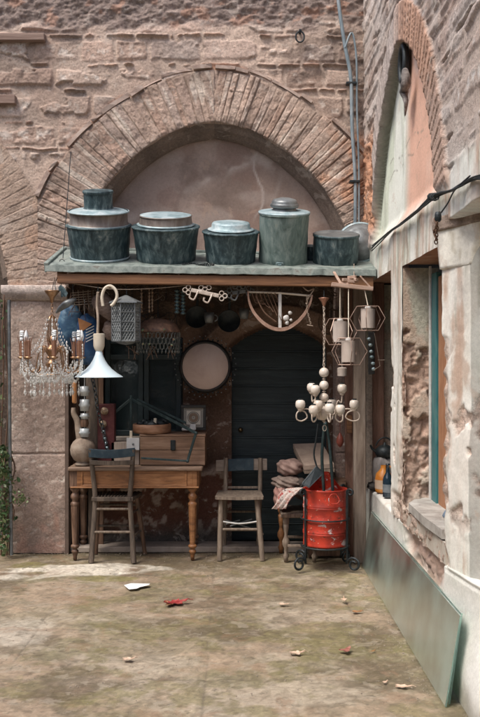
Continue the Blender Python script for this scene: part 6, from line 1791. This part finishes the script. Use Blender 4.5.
# ================================================================== THINGS AT THE LOW WALL
mm,nt,b=newmat('green_edged_glass'); b.inputs['Base Color'].default_value=(.52,.70,.64,1); b.inputs['Roughness'].default_value=.10
b.inputs['Transmission Weight'].default_value=.80; b.inputs['IOR'].default_value=1.2
tc=nt.nodes.new('ShaderNodeTexCoord'); n=nt.nodes.new('ShaderNodeTexNoise'); n.inputs['Scale'].default_value=2.5; n.inputs['Detail'].default_value=6
nt.links.new(tc.outputs['Object'],n.inputs['Vector'])
mr_=nt.nodes.new('ShaderNodeMapRange'); mr_.inputs['From Min'].default_value=.35; mr_.inputs['From Max'].default_value=.7; mr_.inputs['To Min'].default_value=.97; mr_.inputs['To Max'].default_value=.74
nt.links.new(n.outputs['Fac'],mr_.inputs['Value']); nt.links.new(mr_.outputs[0],b.inputs['Transmission Weight'])
mr2=nt.nodes.new('ShaderNodeMapRange'); mr2.inputs['To Min'].default_value=.28; mr2.inputs['To Max'].default_value=.5; b.inputs['Specular IOR Level'].default_value=.15; nt.links.new(n.outputs['Fac'],mr2.inputs['Value']); nt.links.new(mr2.outputs[0],b.inputs['Roughness'])
M_glass=mm
def pane(y0,y1,xb_,xt,zt_,zb_,label):
    a,b_,c_,d_=Vector((xb_,y0,zb_)),Vector((xb_,y1,zb_)),Vector((xt,y1,zt_)),Vector((xt,y0,zt_))
    nrm=Vector((-1,0,(xt-xb_)/zt_)).normalized()*-.008
    tag(MB().add([a,b_,c_,d_]+[p+nrm for p in (a,b_,c_,d_)],[(0,1,2,3),(7,6,5,4),(0,4,5,1),(1,5,6,2),(2,6,7,3),(3,7,4,0)],False).build('glass_sheet',M_glass),label,'glass sheet','glass sheets leaning on the low wall')
pane(4.18,7.02,.952,1.022,.425,.004,'front one of two long dusty greenish glass sheets leaning on the low wall')
pane(4.21,7.05,.975,1.034,.43,.004,'rear one of two long dusty greenish glass sheets, hidden close behind the front sheet')
# bottles on the sill
SZ=.58
ob=thing('orange_jug','squat orange bottle with a handle standing on the low wall','bottle',(1.12,7.02,SZ))
c=Vector((1.12,7.02,SZ-.002))
M_og=mat('orange_plastic',[(.50,.15,.015),(.66,.25,.04),(.70,.38,.15)],5,.4,bump=.1)
MB().lathe([(.001,0),(.062,.002),(.066,.02),(.067,.10),(.058,.145),(.03,.175),(.022,.19),(.022,.21)],24,c=c).build('body',M_og,ob)
MB().tube(smooth_path([c+Vector((.02,0,.20)),c+Vector((.075,0,.19)),c+Vector((.085,0,.13)),c+Vector((.06,0,.10))],4),.009,7).build('handle',M_og,ob)
MB().lathe([(.068,.03),(.069,.10)],24,c=c).build('label_band',mat('pale_paper_label',[(.55,.38,.25),(.62,.50,.40)],6,.7),ob)
db=thing('dark_bottle','slim dark blue glass bottle standing next to the orange jug','bottle',(1.11,6.76,SZ))
c=Vector((1.11,6.76,SZ-.002))
MB().lathe([(.001,0),(.036,.002),(.038,.01),(.038,.13),(.032,.155),(.016,.185),(.013,.24),(.016,.243),(.016,.252),(.001,.253)],20,c=c).build('body',mat('dark_blue_glass',[(.008,.018,.03),(.02,.04,.06)],6,.12,bump=0,spec=.8),db)
MB().lathe([(.039,.04),(.039,.10)],20,c=c).build('label_band',mat('worn_grey_label',[(.10,.12,.14),(.22,.24,.25)],14,.7),db)
tag(MB().blob((1.155,7.20,SZ+.13),(.17,.18,.30),28,.12,2.4,3,seed=31).build('grey_sack',mat('grey_plastic_sack',[(.14,.13,.125),(.26,.24,.23),(.36,.34,.33)],6,.5,bump=.5,bscale=20)),'crumpled grey plastic sack standing on the low wall behind the orange jug','sack')
kt=thing('black_kettle','black kettle resting on the grey sack in the dark opening','kettle',(1.16,7.18,SZ+.26))
c=Vector((1.155,7.18,SZ+.25))
MB().lathe([(.001,0),(.06,.004),(.078,.03),(.07,.07),(.04,.095),(.012,.105),(.012,.12),(.001,.122)],24,c=c).build('body',M_iron,kt)
MB().tube(arc(c+Vector((0,0,.06)),.075,20,160,10,ry=.10),.006,6).build('handle',M_iron,kt)
MB().tube([c+Vector((-.06,0,.04)),c+Vector((-.10,0,.07)),c+Vector((-.115,0,.10))],[.014,.010,.008],8).build('spout',M_iron,kt)
tag(MB().blob((1.10,7.22,SZ+.02),(.16,.22,.06),18,.2,2,2.5,seed=4).build('black_rag',M_dark),'flat black rag lying on the low wall in front of the grey sack','rag')
tag(MB().blob((1.14,4.86,.765),(.07,.16,.08),16,.2,2,2.5,seed=9).build('blue_rag',mat('blue_rag_cloth',[(.10,.15,.22),(.24,.29,.34)],10,.9)),'small crumpled blue-grey rag on the stone slab of the broken sill','rag')

# ================================================================== FLOOR LITTER
def leafmesh(size,seed,lobes=5,curl=.13):
    size*=.85
    rnd=random.Random(seed); n=lobes*4; vs=[(0,0,.008)]; fs=[]
    out=[]
    for i in range(n):
        a=2*PI*i/n; r=size*(.55+.45*abs(math.cos(a*lobes/2)))*rnd.uniform(.85,1.1)*(1.25 if i==0 else 1)
        z=curl*size*(r/size)**2*(.4+.6*math.sin(a*2+seed))+.01+rnd.uniform(0,.15)*size
        out.append((r*math.cos(a),r*math.sin(a)*.75,max(z*.6,.004)))
    mid=[(x*.5,y*.5,z*.35+.004) for x,y,z in out]
    vs=[(0,0,.006)]+mid+out
    for i in range(n):
        j=(i+1)%n; fs.append((0,1+i,1+j)); fs.append((1+i,1+n+i,1+n+j,1+j))
    k_=len(vs); vs2=vs+[(x,y,z+.001) for x,y,z in vs]
    fs2=fs+[tuple(q+k_ for q in f[::-1]) for f in fs]+[(1+n+i,1+n+(i+1)%n,k_+1+n+(i+1)%n,k_+1+n+i) for i in range(n)]
    mb=MB().add(vs2,fs2,True); mb.tube([(size*.5,0,.008),(size*1.1,size*.1,.015),(size*1.6,size*.3,.006)],[.0025,.002,.0015],5)
    return mb
M_lpale=mat('pale_dry_leaf',[(.52,.33,.22),(.66,.48,.36),(.72,.58,.46)],25,.7,bump=.4)
M_lbr=mat('brown_dry_leaf',[(.26,.12,.05),(.42,.22,.10)],25,.7,bump=.4)
M_lred=mat('dark_red_leaf',[(.14,.012,.015),(.30,.03,.03),(.40,.10,.08)],25,.6,bump=.4)
for (x,y,s,mm,lb,sd_,rz,sc) in (
 (175,604,.10,M_lred,'large crumpled dark red leaf in the middle left of the floor',1,.4,(1,1,1.3)),
 (169,606,.040,M_lbr,'small brown curl of leaf touching the dark red leaf',2,2,(1,1,1.5)),
 (128,660.5,.042,M_lpale,'pale pink dry leaf alone on the left foreground floor',3,.2,(1,1,1)),
 (283,605,.045,M_lpale,'pale cream leaf farther back in the centre of the floor',4,0,(1,.8,.7)),
 (344,602,.034,M_lpale,'curled cream leaf closest to the scrolled stand',5,1.4,(1,1,2)),
 (356,613,.040,M_lbr,'tan brown leaf between the glass sheets and the curled cream leaf',6,.2,(1,1,1)),
 (296,655,.052,M_lpale,'pale peach leaf with an upturned tip in the centre foreground',7,.1,(1,1,1.5)),
 (345.5,652,.055,mat('russet_leaf',[(.16,.05,.035),(.32,.12,.09),(.48,.28,.22)],25,.7),'reddish brown crumpled leaf in the right foreground beside the pale peach leaf',8,.9,(1,1,1.2)),
 (402,688,.050,M_lpale,'pale leaf nearest to the lower end of the glass sheets',9,-.2,(1,.8,1)),
 (385,683,.022,M_lpale,'tiny pale leaf scrap left of the leaf near the glass sheets',10,.7,(1,.8,.6)),
 (373,652,.018,M_lbr,'tiny dark leaf scrap near the middle of the glass sheets foot',11,.7,(1,.8,.6))):
    o=leafmesh(s,sd_,5 if sd_%2 else 3).build('dry_leaf',mm,None,world=False)
    o.location=G(x,y)+Vector((0,0,.003)); o.rotation_euler=(0,0,rz); o.scale=sc
    tag(o,lb,'leaf','dry leaves scattered on the floor')
# torn white paper
v=[(124,586.5),(131,585.2),(150,585),(149,587),(140,588.5),(137,590.5),(129,590.8)]
pts=[G(x,y)+Vector((0,0,.010+.004*(i%2))) for i,(x,y) in enumerate(v)]; n=len(pts)
tag(MB().add(pts+[p+Vector((0,0,.0015)) for p in pts],[tuple(range(n))[::-1],tuple(range(n,2*n))]+[(i,(i+1)%n,(i+1)%n+n,i+n) for i in range(n)],False).build('torn_paper',mat('torn_white_paper',[(.66,.68,.68),(.76,.77,.77)],5,.8,bump=.1)),'torn flat piece of white paper on the floor before the chair at the table','paper')
mb=MB(); rnd=random.Random(4)
for i in range(900):
    x=rnd.uniform(-1.9,.95); y=rnd.uniform(4.2,7.4); s=rnd.uniform(.0015,.005)
    if rnd.random()<.4: y=7.48-abs(rnd.gauss(0,.12))
    elif rnd.random()<.3: x=.93-abs(rnd.gauss(0,.06))
    mb.box((x,y,s*.5+.006),(s*rnd.uniform(1,2),s,s),None,0,rnd.uniform(0,3))
o=mb.build('grit',mat('pale_grit',[(.20,.16,.12),(.42,.36,.30)],50,.9,bump=0)); o['kind']='stuff'

# ================================================================== IVY AND GREY POLE AT THE LEFT EDGE
tag(MB().tube([P(11.5,555,7.30)*1,P(10,450,7.32),P(9,300,7.34)],.014,8).build('grey_pole',M_gray),'thin grey pole standing against the left edge of the pier among the climber leaves','pole')
iv=thing('climbing_plant','leafy green climber with small leaves beside the pier at the left edge','plant',(P(5,0,7.35).x,7.35,0))
mb=MB(); rnd=random.Random(12); stems=MB()
def ivyleaf(mb,c,s,rnd):
    a=rnd.uniform(0,6.3); t=Vector((rnd.uniform(-1,1),rnd.uniform(-1,.2),rnd.uniform(-.8,.6))).normalized()
    u_=t.orthogonal().normalized(); u_=(u_*math.cos(a)+t.cross(u_)*math.sin(a)); w_=t.cross(u_)
    pr=[(0,1),(.55,.45),(.42,-.3),(0,-.75),(-.42,-.3),(-.55,.45)]
    mb.add([c]+[c+u_*(p*s)+w_*(q*s)+t*(-abs(p)*s*.25) for p,q in pr],[(0,i+1,(i+1)%6+1) for i in range(6)],True)
for (x0,ys_) in ((7,(555,300)),(12,(555,452)),(3,(555,295))):
    pts=smooth_path([P(x0+rnd.uniform(-3,3),ys_[0]+(ys_[1]-ys_[0])*i/7,7.33+rnd.uniform(-.03,.03)) for i in range(8)],4)
    stems.tube(pts,.006,6)
lv=[MB(),MB(),MB()]
for i in range(650):
    y=rnd.uniform(445,555) if rnd.random()<.93 else rnd.uniform(290,450)
    w_=max(3,13-abs(y-490)*.16) if y>440 else 4
    x=4+rnd.gauss(0,1)*w_*.5 if y>440 else 2+rnd.gauss(0,2)
    if y>530 and rnd.random()<.6: continue
    if y<450: x=min(x,7.5)
    ivyleaf(lv[rnd.randrange(3)],P(x,y,7.30+rnd.uniform(-.10,.14)),rnd.uniform(.014,.03),rnd)
for i in range(60):
    ivyleaf(lv[2],P(22+rnd.gauss(0,3),498+rnd.gauss(0,4),7.25+rnd.uniform(-.04,.04)),rnd.uniform(.010,.018),rnd)
stems.tube(smooth_path([P(8,505,7.3),P(15,500,7.27),P(25,497,7.25)],4),.004,5)
for L_,cc in zip(lv,([(.02,.05,.018),(.05,.10,.035)],[(.035,.075,.02),(.08,.14,.05)],[(.09,.13,.05),(.16,.19,.09)])):
    o=L_.build('foliage',mat('climber_leaf',cc,20,.5,bump=.1),iv); 
stems.build('stem',M_rust,iv)
# ================================================================== CAMERA, LIGHT
cam = bpy.data.cameras.new('camera'); co = bpy.data.objects.new('camera', cam); COL.objects.link(co)
co.location = (0,0,CAMZ); co.rotation_euler = (R(90),0,0)
cam.sensor_fit = 'HORIZONTAL'; cam.sensor_width = 24; cam.lens = 45; cam.clip_end = 500
SC.camera = co
w = bpy.data.worlds.new('World'); SC.world = w; w.use_nodes = True
nt = w.node_tree; bg = nt.nodes['Background']
sky = nt.nodes.new('ShaderNodeTexSky'); sky.sky_type = 'NISHITA'; sky.sun_disc = False
SUN_EL, SUN_AZ = 58, 226      # degrees; azimuth of the sun seen from above, from +Y towards +X
sky.sun_elevation = R(SUN_EL); sky.sun_rotation = R(SUN_AZ)
sky.dust_density = 4; sky.air_density = 1.0
nt.links.new(sky.outputs[0], bg.inputs['Color']); bg.inputs['Strength'].default_value = .11
sun = bpy.data.lights.new('sun','SUN'); so = bpy.data.objects.new('sun', sun); COL.objects.link(so)
sun.energy = 1.5; sun.angle = R(20); sun.color = (1,.95,.88)
d = Vector((math.sin(R(SUN_AZ))*math.cos(R(SUN_EL)), math.cos(R(SUN_AZ))*math.cos(R(SUN_EL)), math.sin(R(SUN_EL))))
so.rotation_euler = d.to_track_quat('Z','Y').to_euler()
SC.view_settings.view_transform = 'Standard'; SC.view_settings.look = 'None'
SC.view_settings.exposure = 0.95; SC.view_settings.gamma = 1
SC.render.engine = 'CYCLES'
